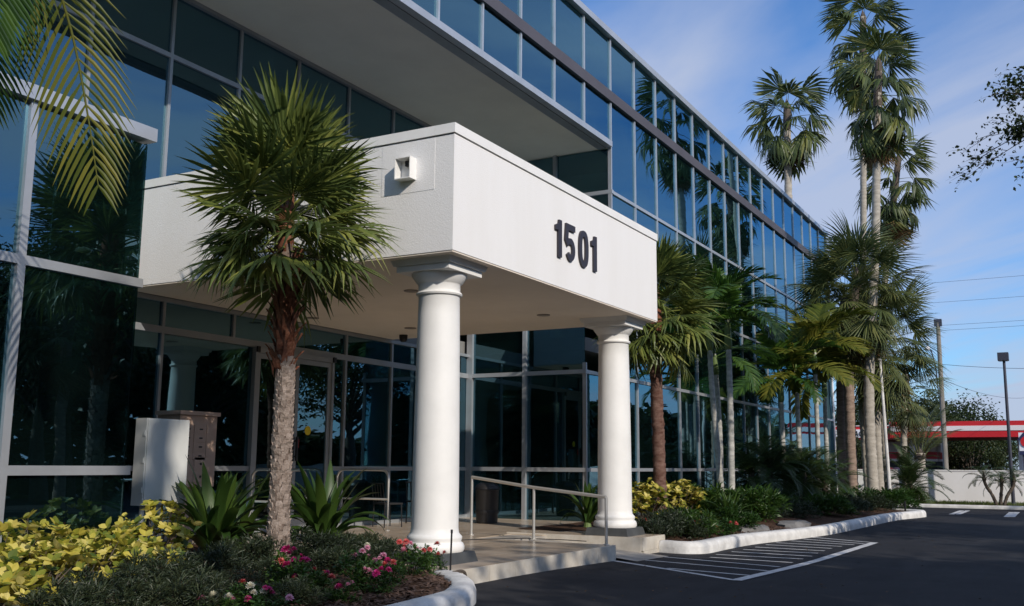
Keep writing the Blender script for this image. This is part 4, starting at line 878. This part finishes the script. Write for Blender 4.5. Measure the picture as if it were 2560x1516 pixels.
HB = [bush_mesh('foliage', HEDGE, .48, .48, .46, 2600, .075, .0075, 200+i, up=1.0) for i in range(3)]
for i, (u, y, sz, lb) in enumerate([(540, 7.6, .85, 'dark fine leaved bush left of the near trunk foot'), (640, 8.15, .95, 'dark fine leaved bush behind the near trunk on its left'), (430, 7.0, .9, 'dark fine leaved bush in front of the yellow shrubs'), (800, 7.7, 1.0, 'dark fine leaved bush just right of the near trunk'), (960, 7.2, .85, 'dark fine leaved bush between near trunk and column'), (600, 6.45, .6, 'small dark bush in front of the near trunk'), (300, 6.5, .85, 'dark fine leaved bush at the bottom edge left of the flowers'), (890, 8.05, .8, 'dark fine leaved bush at the patio edge below the lily'), (470, 6.2, .8, 'lowest dark fine leaved bush at the bottom edge'), (180, 6.35, .8, 'leftmost dark fine leaved bush at the bottom edge'), (860, 6.95, .75, 'small dark bush behind the pale pink flowers'), (760, 5.95, .55, 'small dark bush among the flowers at the bottom'), (700, 6.95, .6, 'small dark bush before the near trunk foot')]):
    x = ray_xy(u, y); bush('dark_bush', lb, 'bush', 'dark fine leaved bushes in the flower bed', (x, y, zbl(x, y)-.02), HB[i % 3], (sz, sz, sz*.92), i*1.3)
FBM = [bush_mesh('foliage', GREEN, .26, .26, .30, 620, .05, .014, 230+i) for i in range(2)]
def petals(m, n, L, rg, dome=.9):
    b = MB(); vs, fs = leaf_shape(L, L*.34, seg=2, droop=.3)
    for i in range(n):
        q = (i+.5)/n; th = i*2.39996; el = 1.5-dome*1.45*q**.6; mt = orient(th, el, 0, 1, (math.cos(th)*L*.5*q, math.sin(th)*L*.5*q, L*.45*(1-q))); k = len(b.v)
        b.v += [tuple(mt @ Vector(v)) for v in vs]; b.f += [tuple(k+j for j in f) for f in fs]
    return b.mesh('flower', m)
FL = {k: petals(m, 34, .030, rg) for k, m in (('p', PINK), ('l', PINKL), ('w', WPET), ('r', RPET))}
def flowers(base, kinds, n, label, seed, r=.24, h=.34, s=1.0):
    g = random.Random(seed); t = bush('flower_plant', label, 'flowers', 'flowering plants in the beds', base, FBM[seed % 2], (r/.26, r/.26, h/.32), seed)
    for i in range(n):
        az = g.uniform(0, 6.283); q = g.random()**.6; p = Vector((r*q*math.cos(az), r*q*math.sin(az), h*(.72+.32*g.random())*(1-.25*q*q)))
        inst('flower', FL[kinds[g.randrange(len(kinds))]], t, orient(g.uniform(0, 6), g.uniform(-.5, .5), g.uniform(-.5, .5), s*g.uniform(.65, 1.15), p))
for i, (u, y, kd, n, lb, r_, h_) in enumerate([(735, 6.45, 'pppr', 9, 'magenta flowers below the near palm trunk', .24, .38), (800, 6.1, 'pr', 5, 'dark pink flowers low between the other flowers', .22, .24), (560, 5.85, 'wl', 5, 'white and pink flowers at the bottom edge', .2, .2), (915, 6.15, 'lllw', 12, 'pale pink flower heads on the brightest flowering plant', .25, .40), (690, 5.75, 'lpw', 6, 'pink and white flowers nearest the bottom edge', .22, .22), (1035, 6.5, 'rlrw', 9, 'rose pink flowers before the nearest column', .24, .38), (1085, 6.62, 'wr', 5, 'small white and pink flowers beside the black garden stake', .17, .34), (985, 6.2, 'pr', 4, 'a few dark pink flowers close to the kerb', .18, .24), (865, 5.8, 'pl', 5, 'pink flowers at the kerb in the bottom middle', .18, .2), (640, 6.1, 'wr', 4, 'white specked flowers left of the magenta ones', .2, .22), (955, 5.9, 'lp', 5, 'pink flowers at the inner edge of the kerb', .2, .24), (770, 6.3, 'prp', 6, 'magenta flowers right of the trunk foot', .22, .30)]):
    x = ray_xy(u, y); flowers((x, y, zbl(x, y)-.01), kd, n, lb, 300+i, r_, h_)
JB = [bush_mesh('foliage', HEDGE, .6, .6, .55, 1800, .09, .010, 240+i, up=1.0) for i in range(2)]
GB = [bush_mesh('foliage', GREEN, .6, .6, .65, 1700, .15, .017, 250+i, up=.9) for i in range(3)]
for i, (u, y, sz, me, lb, nm) in enumerate([(1640, 6.7, .85, JB[0], 'dark low bush at the foot of the red brown trunk', 'dark_bush'), (1690, 6.5, .95, JB[1], 'dark feathery bush right of the red brown trunk', 'dark_bush'), (1730, 6.35, .8, GB[0], 'green low bush above the kerb bend', 'green_bush'), (1750, 7.6, 1.15, GB[1], 'tall green leafy bush before the glass', 'green_bush'), (1780, 7.3, 1.1, GB[2], 'green leafy bush left of the close palm pair', 'green_bush'), (1850, 6.8, 1.15, GB[0], 'green leafy bush right of the close palm pair', 'green_bush'), (1885, 6.5, 1.1, GB[1], 'green leafy bush at the edge of the shade', 'green_bush'), (1835, 6.2, .75, GB[2], 'low green bush before the bright strap clump', 'green_bush'), (1668, 6.9, .6, GB[1], 'green bush hidden behind the dark feathery bush', 'green_bush')]):
    x = ray_xy(u, y); bush(nm, lb, 'bush', 'bushes in the palm bed', (x, y, bz(x, y)), me, (sz, sz, sz), i*.9)
for i, (u, y, n, lb) in enumerate([(1630, 6.95, 4, 'coral flowers beside the farther column plinth'), (1760, 6.1, 4, 'two red flowers low at the kerb bend'), (1805, 6.05, 3, 'red flowers before the strap leaved clump')]):
    x = ray_xy(u, y); flowers((x, y, bz(x, y)), 'r', n, lb, 320+i, .3, .36, 1.25)
for i, (u, y, lb) in enumerate([(1910, 6.6, 'low dark bush just right of the green leafy bushes'), (1945, 7.2, 'low dark bush under the left date palms'), (1985, 6.2, 'low dark bush behind the left flat rock'), (2015, 6.9, 'low dark bush under the middle date palms'), (2060, 5.9, 'low dark bush behind the right flat rock'), (2085, 6.6, 'low dark bush at the foot of the date palm clump'), (2115, 5.7, 'low dark bush at the kerb below the brown trunks'), (2140, 6.3, 'low dark bush hiding the foot of the brown trunks'), (2165, 5.6, 'low dark bush before the thick pale trunk'), (2190, 6.1, 'low dark bush beside the thick pale trunk'), (2215, 5.4, 'low dark bush near the tip of the bed')]):
    x = ray_xy(u, y); bush('ground_bush', lb, 'bush', 'low bushes between the palm trunks', (x, y, bz(x, y)), [JB[0], GB[1], JB[1]][i % 3], (1.0+.04*i, 1.0+.04*i, .75+.02*i), i)
for i, (u, y, sz, lb) in enumerate([(2240, 5.6, 1.05, 'rounded yellow green bush at the far end of the bed'), (2215, 5.9, .9, 'flowering pale bush under the white post'), (2268, 5.9, 1.05, 'green bush below the arching date palm')]):
    x = ray_xy(u, y); bush('green_bush', lb, 'bush', 'bushes in the palm bed', (x, y, bz(x, y)), GB[i], (sz, sz, sz*.9), i)
# flat rocks
for i, (u, v, s_) in enumerate([(1930, 1322, .9), (2030, 1311, 1.0)]):
    p = G(u, v, .22); b = MB(); g = random.Random(i); n = 10
    for zz, f in ((0, 1.0), (.09, .95), (.13, .75)):
        for j in range(n): th = 6.283*j/n; rr = s_*(.45+.12*g.random())*f; b.v.append((rr*math.cos(th)*1.5, rr*math.sin(th)*.7, zz+.02*g.random()))
    for l in range(2):
        for j in range(n): b.f.append((l*n+j, l*n+(j+1) % n, (l+1)*n+(j+1) % n, (l+1)*n+j))
    b.f.append(tuple(2*n+j for j in range(n))); o = b.build('flat_rock', ROCK, auto=30); o.location = (p.x, max(p.y, lin(KRI, p.x)+.5), bz(p.x, p.y+.3)-.02)
    tag(o, ['left flat grey rock behind the kerb', 'right flat grey rock behind the kerb'][i], 'rock', 'flat rocks behind the kerb')

# ------------------------------------------------------------------ far side: verge, wall, poles
XWALL = 44.3
kerb('kerb', [(41.6, 9.0), (41.3, 7.5), (41.2, 3), (41.2, -8), (41.2, -40)], .18, .13, 'grey kerb in front of the white boundary wall')
vg = MB(); vg.box(41.36, XWALL-.01, -40, 9, -.2, zg(40)+.125); tag(vg.build('verge', MULCH), 'narrow verge below the boundary wall', 'ground', kind='structure')
b = MB(); g = random.Random(9)
for i in range(9000):
    x = g.uniform(41.4, XWALL-.05); y = g.uniform(-9, 8.5); a = g.uniform(0, 3.14); h = g.uniform(.05, .13); c, s = math.cos(a)*.012, math.sin(a)*.012; z_ = zg(41)+.12
    i0 = len(b.v); b.v += [(x-c, y-s, z_), (x+c, y+s, z_), (x+g.uniform(-.04, .04), y+g.uniform(-.04, .04), z_+h)]; b.f.append((i0, i0+1, i0+2))
tag(b.build('verge_grass', GRASSM), 'short grass on the verge below the boundary wall', 'grass', kind='stuff')
bw = thing('boundary_wall', 'long low white boundary wall at the end of the lot', 'wall', (XWALL, 0, zg(40)))
b = MB(); b.box(XWALL, XWALL+.2, -40, 8.6, zg(40)-.1, 1.27); b.build('wall', WALLW, bw)
b = MB(); b.box(XWALL-.02, XWALL+.22, -40, 8.62, 1.275, 1.32); b.build('cap', WALLW, bw)
lp = thing('lamp_post', 'slim dark lamp post with a square head before the white wall', 'lamp post', (42.6, 2.28, zg(42)))
b = MB(); b.tube([(0, 0, .0), (0, -.02, 5.55)], [.07, .05], 10); b.build('pole', DARKP, lp, world=False)
b = MB(); b.box(-.22, .22, -.19, .19, 5.56, 5.86); hd = b.build('lamp_head', DARKP, lp, world=False); b = MB(); b.box(-.18, .18, -.15, .15, 5.545, 5.558); b.build('lens', GLOWW, hd, world=False)
b = MB(); b.lathe([(.11, .1), (.11, .16), (.075, .2)], 12); b.build('base', DARKP, lp, world=False)
x = ray_xy(2222, 6.0); wp = thing('white_post', 'thin white pole standing among the palm trunks', 'post', (x, 6.0, bz(x, 6.0)))
b = MB(); b.tube([(0, 0, 0), (-.02, .12, 5.2)], [.065, .05], 10); b.build('pole', KERB, wp, world=False); b = MB(); b.lathe([(.06, 5.2), (.07, 5.24), (.02, 5.3)], 10, (-.02, .12)); b.build('finial', KERB, wp, world=False)
b = MB(); b.tube([(33.05, 4.75, .05), (33.05, 4.75, .38)], .03, 6); tag(b.build('sprinkler_pipe', BLACK), 'short black pipe at the tip of the palm bed kerb', 'pipe')
# gas station beyond
GX = 95.0
gs = thing('gas_station', 'red and white gas station canopy and shop beyond the wall', 'gas station', (GX, 5, zg(60)))
def gb(name, m, *a): b = MB(); b.box(*a); return b.build(name, m, gs)
gb('canopy', REDM, GX, GX+12, -5, 14.6, 4.05, 5.42); gb('white_stripe', FASW, GX-.05, GX-.002, -5, 14.6, 4.60, 5.02)
gb('shop_fascia', REDM, GX+3, GX+16, 14.8, 20.0, 4.0, 5.2); gb('fascia_top', FASW, GX+2.9, GX+16, 14.78, 20.0, 5.201, 5.27)
def ry_(u, x): d = RT*((u-1280)/FPX) - UP*((1100-758)/FPX) + FWD; return d.y/d.x*x
sy0, sy1 = ry_(2162, GX+2.9), ry_(2091, GX+2.9)
b = MB(); n = 8; poly = []; zc_, rr = 4.52, .38
for j in range(n+1): a = R_(90-180*j/n); poly.append((sy0-.0+rr-rr*math.cos(a)*1.0 if False else sy0+rr-rr*math.cos(a), zc_+rr*math.sin(a)))
poly += [(sy1, zc_-rr), (sy1, zc_+rr)]
b.ngon_prism(poly, 'x', GX+2.80, GX+2.99); sg = b.build('sign_panel', GLOWW, gs)
def text_mesh(txt, size, m, shear=.25):
    cu = bpy.data.curves.new('lettering', 'FONT'); cu.body = txt; cu.size = size; cu.extrude = .01; cu.offset = .018; cu.shear = shear
    o = bpy.data.objects.new('lettering', cu); COL.objects.link(o); bpy.context.view_layer.update()
    me = bpy.data.meshes.new_from_object(o.evaluated_get(bpy.context.evaluated_depsgraph_get())); bpy.data.objects.remove(o); me.materials.clear(); me.materials.append(m); return me
to = bpy.data.objects.new('lettering', text_mesh('[oodAGcl', .66, DIGIT)); COL.objects.link(to); to.parent = sg; to.matrix_local = Matrix.Translation(Vector((GX+2.78, sy1-.28, zc_-.22))-wpos(sg)) @ Matrix(((0, 0, -1, 0), (-1, 0, 0, 0), (0, 1, 0, 0), (0, 0, 0, 1)))
gb('shop_wall', CREAM, GX+8, GX+18, 11.75, 20, 2.9, 3.85); gb('shop_band', REDM, GX+7.9, GX+18, 11.7, 20, 2.25, 2.899); gb('shop_trim', FASW, GX+7.85, GX+18, 11.69, 20, 2.02, 2.249); gb('shop_front', DARKW, GX+8.2, GX+18, 11.8, 20, -.1, 2.019)
for y_ in (13.3, 4.4, -4): gb('canopy_post', FASW, GX+4, GX+4.5, y_-.25, y_+.25, -.1, 3.9)
for y_ in (17.5, 15.0, 13.0): gb('shop_door', FASW, GX+8.1, GX+8.19, y_-.06, y_+.06, -.1, 2.0)
ps_ = thing('price_sign', 'white roadside sign with a red disc at the right edge', 'sign', (GX-8, 1, zg(60)))
b = MB(); b.box(GX-8, GX-7.7, -3.2, ry_(2547, GX-8), 2.75, 4.15); b.build('panel', GLOWW, ps_)
b = MB(); b.box(GX-8.02, GX-7.68, -3.2, ry_(2547, GX-8), 2.45, 2.749); b.build('strip', NAVY, ps_)
k = MB(); k.lathe([(.001, 0), (.42, 0), (.42, .04)], 24); o = k.build('disc', REDM, ps_, world=False); o.rotation_euler = (0, R_(-90), 0); o.location = Vector((GX-8.03, ry_(2566, GX-8), 3.45))-wpos(ps_)
b = MB(); yy = ry_(2560, GX-8); b.ngon_prism([(yy+.5, 3.55), (yy-.3, 3.55), (yy-.25, 4.15), (yy+.0, 4.15)], 'x', GX-8.05, GX-8.005); b.build('emblem', NAVY, ps_)
b = MB(); b.box(GX-7.9, GX-7.75, -2.2, -1.9, -.1, 2.449); b.build('leg', DARKP, ps_); b = MB(); b.box(GX-7.9, GX-7.75, ry_(2552, GX-8)-.2, ry_(2552, GX-8)-.05, -.1, 2.449); b.build('leg', DARKP, ps_)
# red car just visible between the trunks
cx_, cyy = 48.0, 7.9
car = thing('parked_car', 'red car partly hidden behind the brown palm trunks', 'car', (cx_, cyy, zg(50)))
b = MB(); prof = [(-2.1, .35), (2.1, .35), (2.15, .75), (1.5, .95), (.8, 1.0), (.25, 1.45), (-1.1, 1.48), (-1.8, 1.05), (-2.15, .95)]
b.ngon_prism([(p[0], p[1]) for p in prof][::-1], 'y', -.88, .88); bo = b.build('body', REDCAR, car, world=False); bo.rotation_euler = (0, 0, R_(60))
for sx in (-1.3, 1.35):
    for sy_ in (-.9, .9):
        k = MB(); k.lathe([(.2, -.09), (.33, -.09), (.33, .09), (.2, .09)], 20); wo_ = k.build('wheel', RUBBER, bo, world=False); wo_.location = (sx, sy_, .33); wo_.rotation_euler = (R_(90), 0, 0)
b = MB(); b.ngon_prism([(.72, 1.02), (.25, 1.40), (-1.05, 1.43), (-1.6, 1.08)][::-1], 'y', -.885, .885); b.build('window', DARKW, bo, world=False)
# utility pole with street light, wires
up_ = thing('utility_pole', 'weathered wooden utility pole with small street light beyond the wall', 'utility pole', (60, ry_(2360, 60), zg(60)))
b = MB(); b.tube([(0, 0, 0), (0, -.05, 9.5)], [.15, .11], 10); b.build('pole', WOODP, up_, world=False)
b = MB(); b.tube([(-.1, .12, 5.5), (-.15, .18, 7.0), (-.2, .35, 7.9), (-.25, .5, 8.1)], .035, 6); b.build('lamp_arm', DARKP, up_, world=False)
b = MB(); b.lathe([(.02, 8.2), (.12, 8.15), (.16, 8.02), (.1, 7.95)][::-1], 14, (-.25, .55)); b.build('street_light', GLOWW, up_, world=False, auto=40)
b = MB(); b.box(-.1, .1, -.25, .15, 9.3, 9.7); b.build('pole_top', DARKP, up_, world=False)
def wire(name, a, c, sag, label, rd=.010):
    b = MB(); a, c = Vector(a), Vector(c); b.tube([a.lerp(c, i/16)-Vector((0, 0, sag*4*(i/16)*(1-i/16))) for i in range(17)], rd, 5); tag(b.build(name, DARKP), label, 'power line', 'power lines across the sky')
for i, (v, lb) in enumerate([(693, 'uppermost power line across the right sky'), (744, 'second power line from the top'), (803, 'third power line from the top, above its twin'), (816, 'fourth power line from the top, below its twin')]):
    d = RT*((2460-1280)/FPX) - UP*((v-758)/FPX) + FWD; h = EYE.z+d.z/d.x*75; wire('power_line', (75, 34, h+.2), (75, -24, h+.55), .5, lb)
wire('power_line', (60, ry_(2360, 60), 7.1), (58, -12, 7.9), .9, 'low slack wire running right from the utility pole', .012)
wire('power_line', (60, ry_(2360, 60), 6.3), (95, 3.0, 7.4), .5, 'lowest wire from the utility pole to the gas station', .012)

# ------------------------------------------------------------------ broadleaf trees
def tree_mesh(m, rx, rz, h0, n, L, W, seed, clumps=70):
    g = random.Random(seed); b = MB(); vs, fs = leaf_shape(1, 1, seg=2, droop=.25); cs = []
    for i in range(clumps):
        d = Vector((g.gauss(0, 1), g.gauss(0, 1), g.gauss(0, 1))).normalized()*g.uniform(.45, 1)**.5; d.z = abs(d.z)*1.2-.35; cs.append(Vector((d.x*rx, d.y*rx, h0+rz*.4+d.z*rz*.75)))
    for i in range(n):
        c = cs[g.randrange(clumps)]; p = c+Vector((g.gauss(0, .13)*rx, g.gauss(0, .13)*rx, g.gauss(0, .11)*rz)); mt = orient(g.uniform(0, 6.28), g.uniform(-.9, .7), g.uniform(-.7, .7), 1, p); k = len(b.v); l = L*g.uniform(.6, 1.3)
        b.v += [tuple(mt @ Vector((v[0]*l, v[1]*W, v[2]*l))) for v in vs]; b.f += [tuple(k+j for j in f) for f in fs]
    lim = MB()
    lim.tube(spline([(0, 0, -.2), (.1, .05, h0*.5), (.05, 0, h0), (0, .1, h0+rz*.45)], 5), [.30*(1-.05*i) if i < 10 else .14 for i in range(16)], 10, jitter=.08, rg=g)
    for c in cs[::3]:
        a = Vector((.05, 0, h0*g.uniform(.75, 1.1))); lim.tube(spline([a, a.lerp(c, .5)+Vector((0, 0, .3)), c], 4), [.10*(1-.1*i) for i in range(9)], 5, cap=False)
    return b.mesh('crown', m), lim.mesh('trunk', DARKT, smooth=True)
TM = [tree_mesh(OAK, 3.2, 5.2, 3.6, 6500, .26, .085, 400+i) for i in range(3)]
def tree(x, y, s, k, label, group, rz=0, z=0):
    t = thing('broadleaf_tree', label, 'tree', (x, y, z), group, rz)
    inst('crown', TM[k][0], t, Matrix.Scale(s, 4)); inst('trunk', TM[k][1], t, Matrix.Scale(s, 4))
# row across the lot: seen mirrored in the glass, casts the shade on the asphalt
RW = 'trees across the parking lot mirrored in the glass'
for i, (x, y, s) in enumerate([(-7, -13, 1.25), (-1.5, -12, 1.15), (3.6, -13.5, 1.3), (8.6, -12.5, 1.05), (13.2, -13.5, .85), (18.6, -12.5, 0.95), (24.2, -14.5, 1.0), (31, -15, 1.1), (40, -17, 1.1), (52, -16, 1.2), (27.5, -17.5, 1.2), (33.5, -18.5, 1.25), (39, -19, 1.2), (-15, -5, 1.2), (-17, 1.5, 1.2), (-15, 8, 1.1)]):
    tree(x, y, s, i % 3, 'dark leafy tree of the row across the lot, mirrored in the near glass', RW, i*1.7, zg(x)) if i < 13 else tree(x, y, s, i % 3, 'leafy tree behind the viewpoint, mirrored in the entrance side glass', 'trees behind the viewpoint', i*1.7)
for i, (x, y, h) in enumerate([(15.9, -9.5, 5.2), (21.5, -10, 6.5), (11, -9.5, 4.6), (27.5, -11, 7.5)]):
    palm('palm_tree', 'fan palm across the lot, mirrored in the near glass', 'palms across the lot mirrored in the glass', (x, y, zg(x)), [(0, 0, -.1), (.1, 0, h*.5), (0, .1, h)], .17, .14, BROWNT, SP['sabal'], 30, 1.4, -.9, 1.1, s=1.15, seed=90+i, dead=6, rings=5)
b = MB(); g = random.Random(31); hv, hf = leaf_shape(1, 1, seg=2, droop=.2)  # unseen leaf screen, added to keep low sky out of the glass reflections
for i in range(26000):
    x = g.uniform(-15, 150); y = -19+g.gauss(0, .7); z_ = zg(x)+(3.2+4.0*smooth01(20, 25, x)*(1-smooth01(44, 49, x))+3.5*smooth01(62, 70, x))*g.random()**.85*(1+.25*noise.noise(Vector((x*.35, 0, 0)))); mt = orient(g.uniform(0, 6.28), g.uniform(-.9, .7), g.uniform(-.7, .7), 1, (x, y, z_)); k = len(b.v); l = g.uniform(.6, 1.1)
    b.v += [tuple(mt @ Vector((v[0]*l, v[1]*l*.45, v[2]*l))) for v in hv]; b.f += [tuple(k+j for j in f) for f in hf]
for i in range(5000):  # second stretch behind the viewpoint, added to darken the side glass
    y = g.uniform(-14, 12); x = -13+g.gauss(0, .6); z_ = 5.5*g.random()**.85; mt = orient(g.uniform(0, 6.28), g.uniform(-.9, .7), g.uniform(-.7, .7), 1, (x, y, z_)); k = len(b.v); l = g.uniform(.6, 1.1)
    b.v += [tuple(mt @ Vector((v[0]*l, v[1]*l*.45, v[2]*l))) for v in hv]; b.f += [tuple(k+j for j in f) for f in hf]
tag(b.build('sky_screen_hedge', OAK), 'added leafy screen, out of view, blocking low sky in the glass reflections', 'hedge', kind='stuff')
palm('tall_palm_tree', 'tall palm behind the viewpoint throwing leaf shadows on the cabinet', None, (-1.75, -8.9, 0), [(0, 0, -.1), (0, .05, 6), (.05, .1, 13.6)], .17, .13, GREYT, SP['wash'], 13, 1.3, -.4, .4, s=.62, seed=97, rings=5)
# tree whose twigs reach in at the right edge
tt = thing('broadleaf_tree', 'tree reaching bare dark twigs in at the right edge', 'tree', (21.5, -4.2, zg(20)))
inst('crown', TM[1][0], tt, Matrix.Translation((0, -.8, .6)) @ Matrix.Scale(1.02, 4)); inst('trunk', TM[1][1], tt, Matrix.Translation((0, -.8, 0)) @ Matrix.Scale(1.05, 4))
def px(u, v, x): d = RT*((u-1280)/FPX) - UP*((v-758)/FPX) + FWD; return EYE+d*(x/d.x)
tw = MB(); lv = MB(); g = random.Random(77); lvs, lfs = leaf_shape(1, 1, seg=2, droop=.2); X_ = 20.5
def twig(p0, p1, r0, depth):
    mid = p0.lerp(p1, .5)+Vector((g.uniform(-.1, .1), g.uniform(-.05, .05), g.uniform(-.02, .10))); pts = spline([p0, mid, p1], 5); tw.tube(pts, [r0*(1-.75*i/10) for i in range(len(pts))], 4, cap=False)
    Ln = (p1-p0).length
    for i in range(int(Ln*16)):
        t = g.uniform(.15, 1); f = t*(len(pts)-1); k = min(len(pts)-2, int(f)); c = pts[k].lerp(pts[k+1], f-k)+Vector((g.gauss(0, .05), g.gauss(0, .05), g.gauss(0, .05)))
        mt = orient(g.uniform(0, 6.28), g.uniform(-1, 1), g.uniform(-1, 1), 1, c); l = g.uniform(.05, .10); k0 = len(lv.v); lv.v += [tuple(mt @ Vector((v[0]*l, v[1]*l*.36, v[2]*l))) for v in lvs]; lv.f += [tuple(k0+j for j in q) for q in lfs]
    if depth:
        for i in range(3):
            c = pts[2+g.randrange(len(pts)-4)]; d = (p1-p0)*g.uniform(.25, .5)+Vector((g.uniform(-.15, .15), g.uniform(-.10, .25), g.uniform(-.28, .15))); twig(c, c+d, r0*.5, depth-1)
hub = px(2620, 250, X_)
for (a, c) in [((2650, 300), (2440, 350)), ((2640, 290), (2432, 405)), ((2620, 320), (2475, 405)), ((2640, 230), (2488, 236)), ((2650, 200), (2500, 245)), ((2630, 400), (2540, 420)), ((2640, 300), (2520, 345)), ((2640, 330), (2545, 300)), ((2660, 190), (2535, 200))]:
    twig(px(*a, X_), px(*c, X_+g.uniform(-.4, .4)), .014, 2)
for p in [(2545, 318), (2535, 232), (2550, 205), (2555, 330)]:
    c0 = px(*p, X_)
    for i in range(80):
        c = c0+Vector((g.gauss(0, .12), g.gauss(0, .12), g.gauss(0, .09))); mt = orient(g.uniform(0, 6.28), g.uniform(-1, 1), g.uniform(-1, 1), 1, c); l = g.uniform(.06, .12); k0 = len(lv.v); lv.v += [tuple(mt @ Vector((v[0]*l, v[1]*l*.36, v[2]*l))) for v in lvs]; lv.f += [tuple(k0+j for j in q) for q in lfs]
for v_ in ((2650, 250), (2640, 400), (2660, 190), (2645, 310)):
    e = px(*v_, X_); a0 = Vector((21.5, -4.6, e.z-1.6)); pts = spline([a0, a0.lerp(e, .35)+Vector((g.uniform(-.3, .3), 0, g.uniform(.2, .6))), a0.lerp(e, .7)+Vector((g.uniform(-.2, .2), 0, g.uniform(.1, .4))), e], 6)
    tw.tube(pts, [.055*(1-.75*i/18) for i in range(len(pts))], 6, cap=False)
    for c0 in pts[2:]:
        for i in range(34):
            c = c0+Vector((g.gauss(0, .28), g.gauss(0, .2), g.gauss(0, .22))); mt = orient(g.uniform(0, 6.28), g.uniform(-1, 1), g.uniform(-1, 1), 1, c); l = g.uniform(.06, .12); k0 = len(lv.v); lv.v += [tuple(mt @ Vector((v[0]*l, v[1]*l*.36, v[2]*l))) for v in lvs]; lv.f += [tuple(k0+j for j in q) for q in lfs]
        for i in range(2): tw.tube([c0, c0+Vector((g.gauss(0, .3), g.gauss(0, .2), g.gauss(0, .25)))], [.010, .003], 4, cap=False)
tw.build('twigs', DARKT, tt); lv.build('twig_leaves', OAK, tt)
# far trees beyond the wall
FT = 'trees beyond the gas station'
for i, (u, x, s, lb) in enumerate([(2425, 112, .80, 'dark round tree under the gas station canopy, left'), (2480, 118, .8, 'dark round tree under the gas station canopy, right of the middle'), (2385, 116, .8, 'small dark tree right of the utility pole'), (2150, 120, 1.25, 'dark tree above the gas station sign'), (2330, 125, 1.25, 'dark tree behind the triangular palm'), (2420, 135, 1.28, 'pale distant tree top over the red canopy'), (2270, 130, 1.2, 'distant tree left of the utility pole'), (2120, 75, .5, 'small dark tree seen between the brown trunks')]):
    tree(x, ry_(u, x), s*1.15, i % 3, lb, FT, i*2.1, zg(60)-3.0*s)
b_x = 46.6; y_ = ry_(2297, b_x)
palm('triangle_palm', 'triangle palm with upright spreading fronds behind the white wall', None, (b_x, y_, zg(50)), [(0, 0, 0), (0, 0, 1.2), (0, .0, 2.1)], .26, .22, GREYT, SP['tri'], 14, 1.35, .55, .3, s=.95, seed=95, rings=8)
# scattered dry leaves on the asphalt
b = MB(); g = random.Random(5)
for i in range(120):
    p = G(g.uniform(1250, 2540), g.uniform(1330, 1510)); a = g.uniform(0, 6.28); l = g.uniform(.012, .032); c, s = math.cos(a)*l, math.sin(a)*l; z_ = zg(p.x)+.008
    b.quad((p.x-c, p.y-s, z_), (p.x+s*.4, p.y-c*.4, z_+.006), (p.x+c, p.y+s, z_+.003), (p.x-s*.4, p.y+c*.4, z_+.008))
tag(b.build('fallen_leaves', DEAD), 'small dry leaves scattered on the asphalt', 'leaves', kind='stuff')
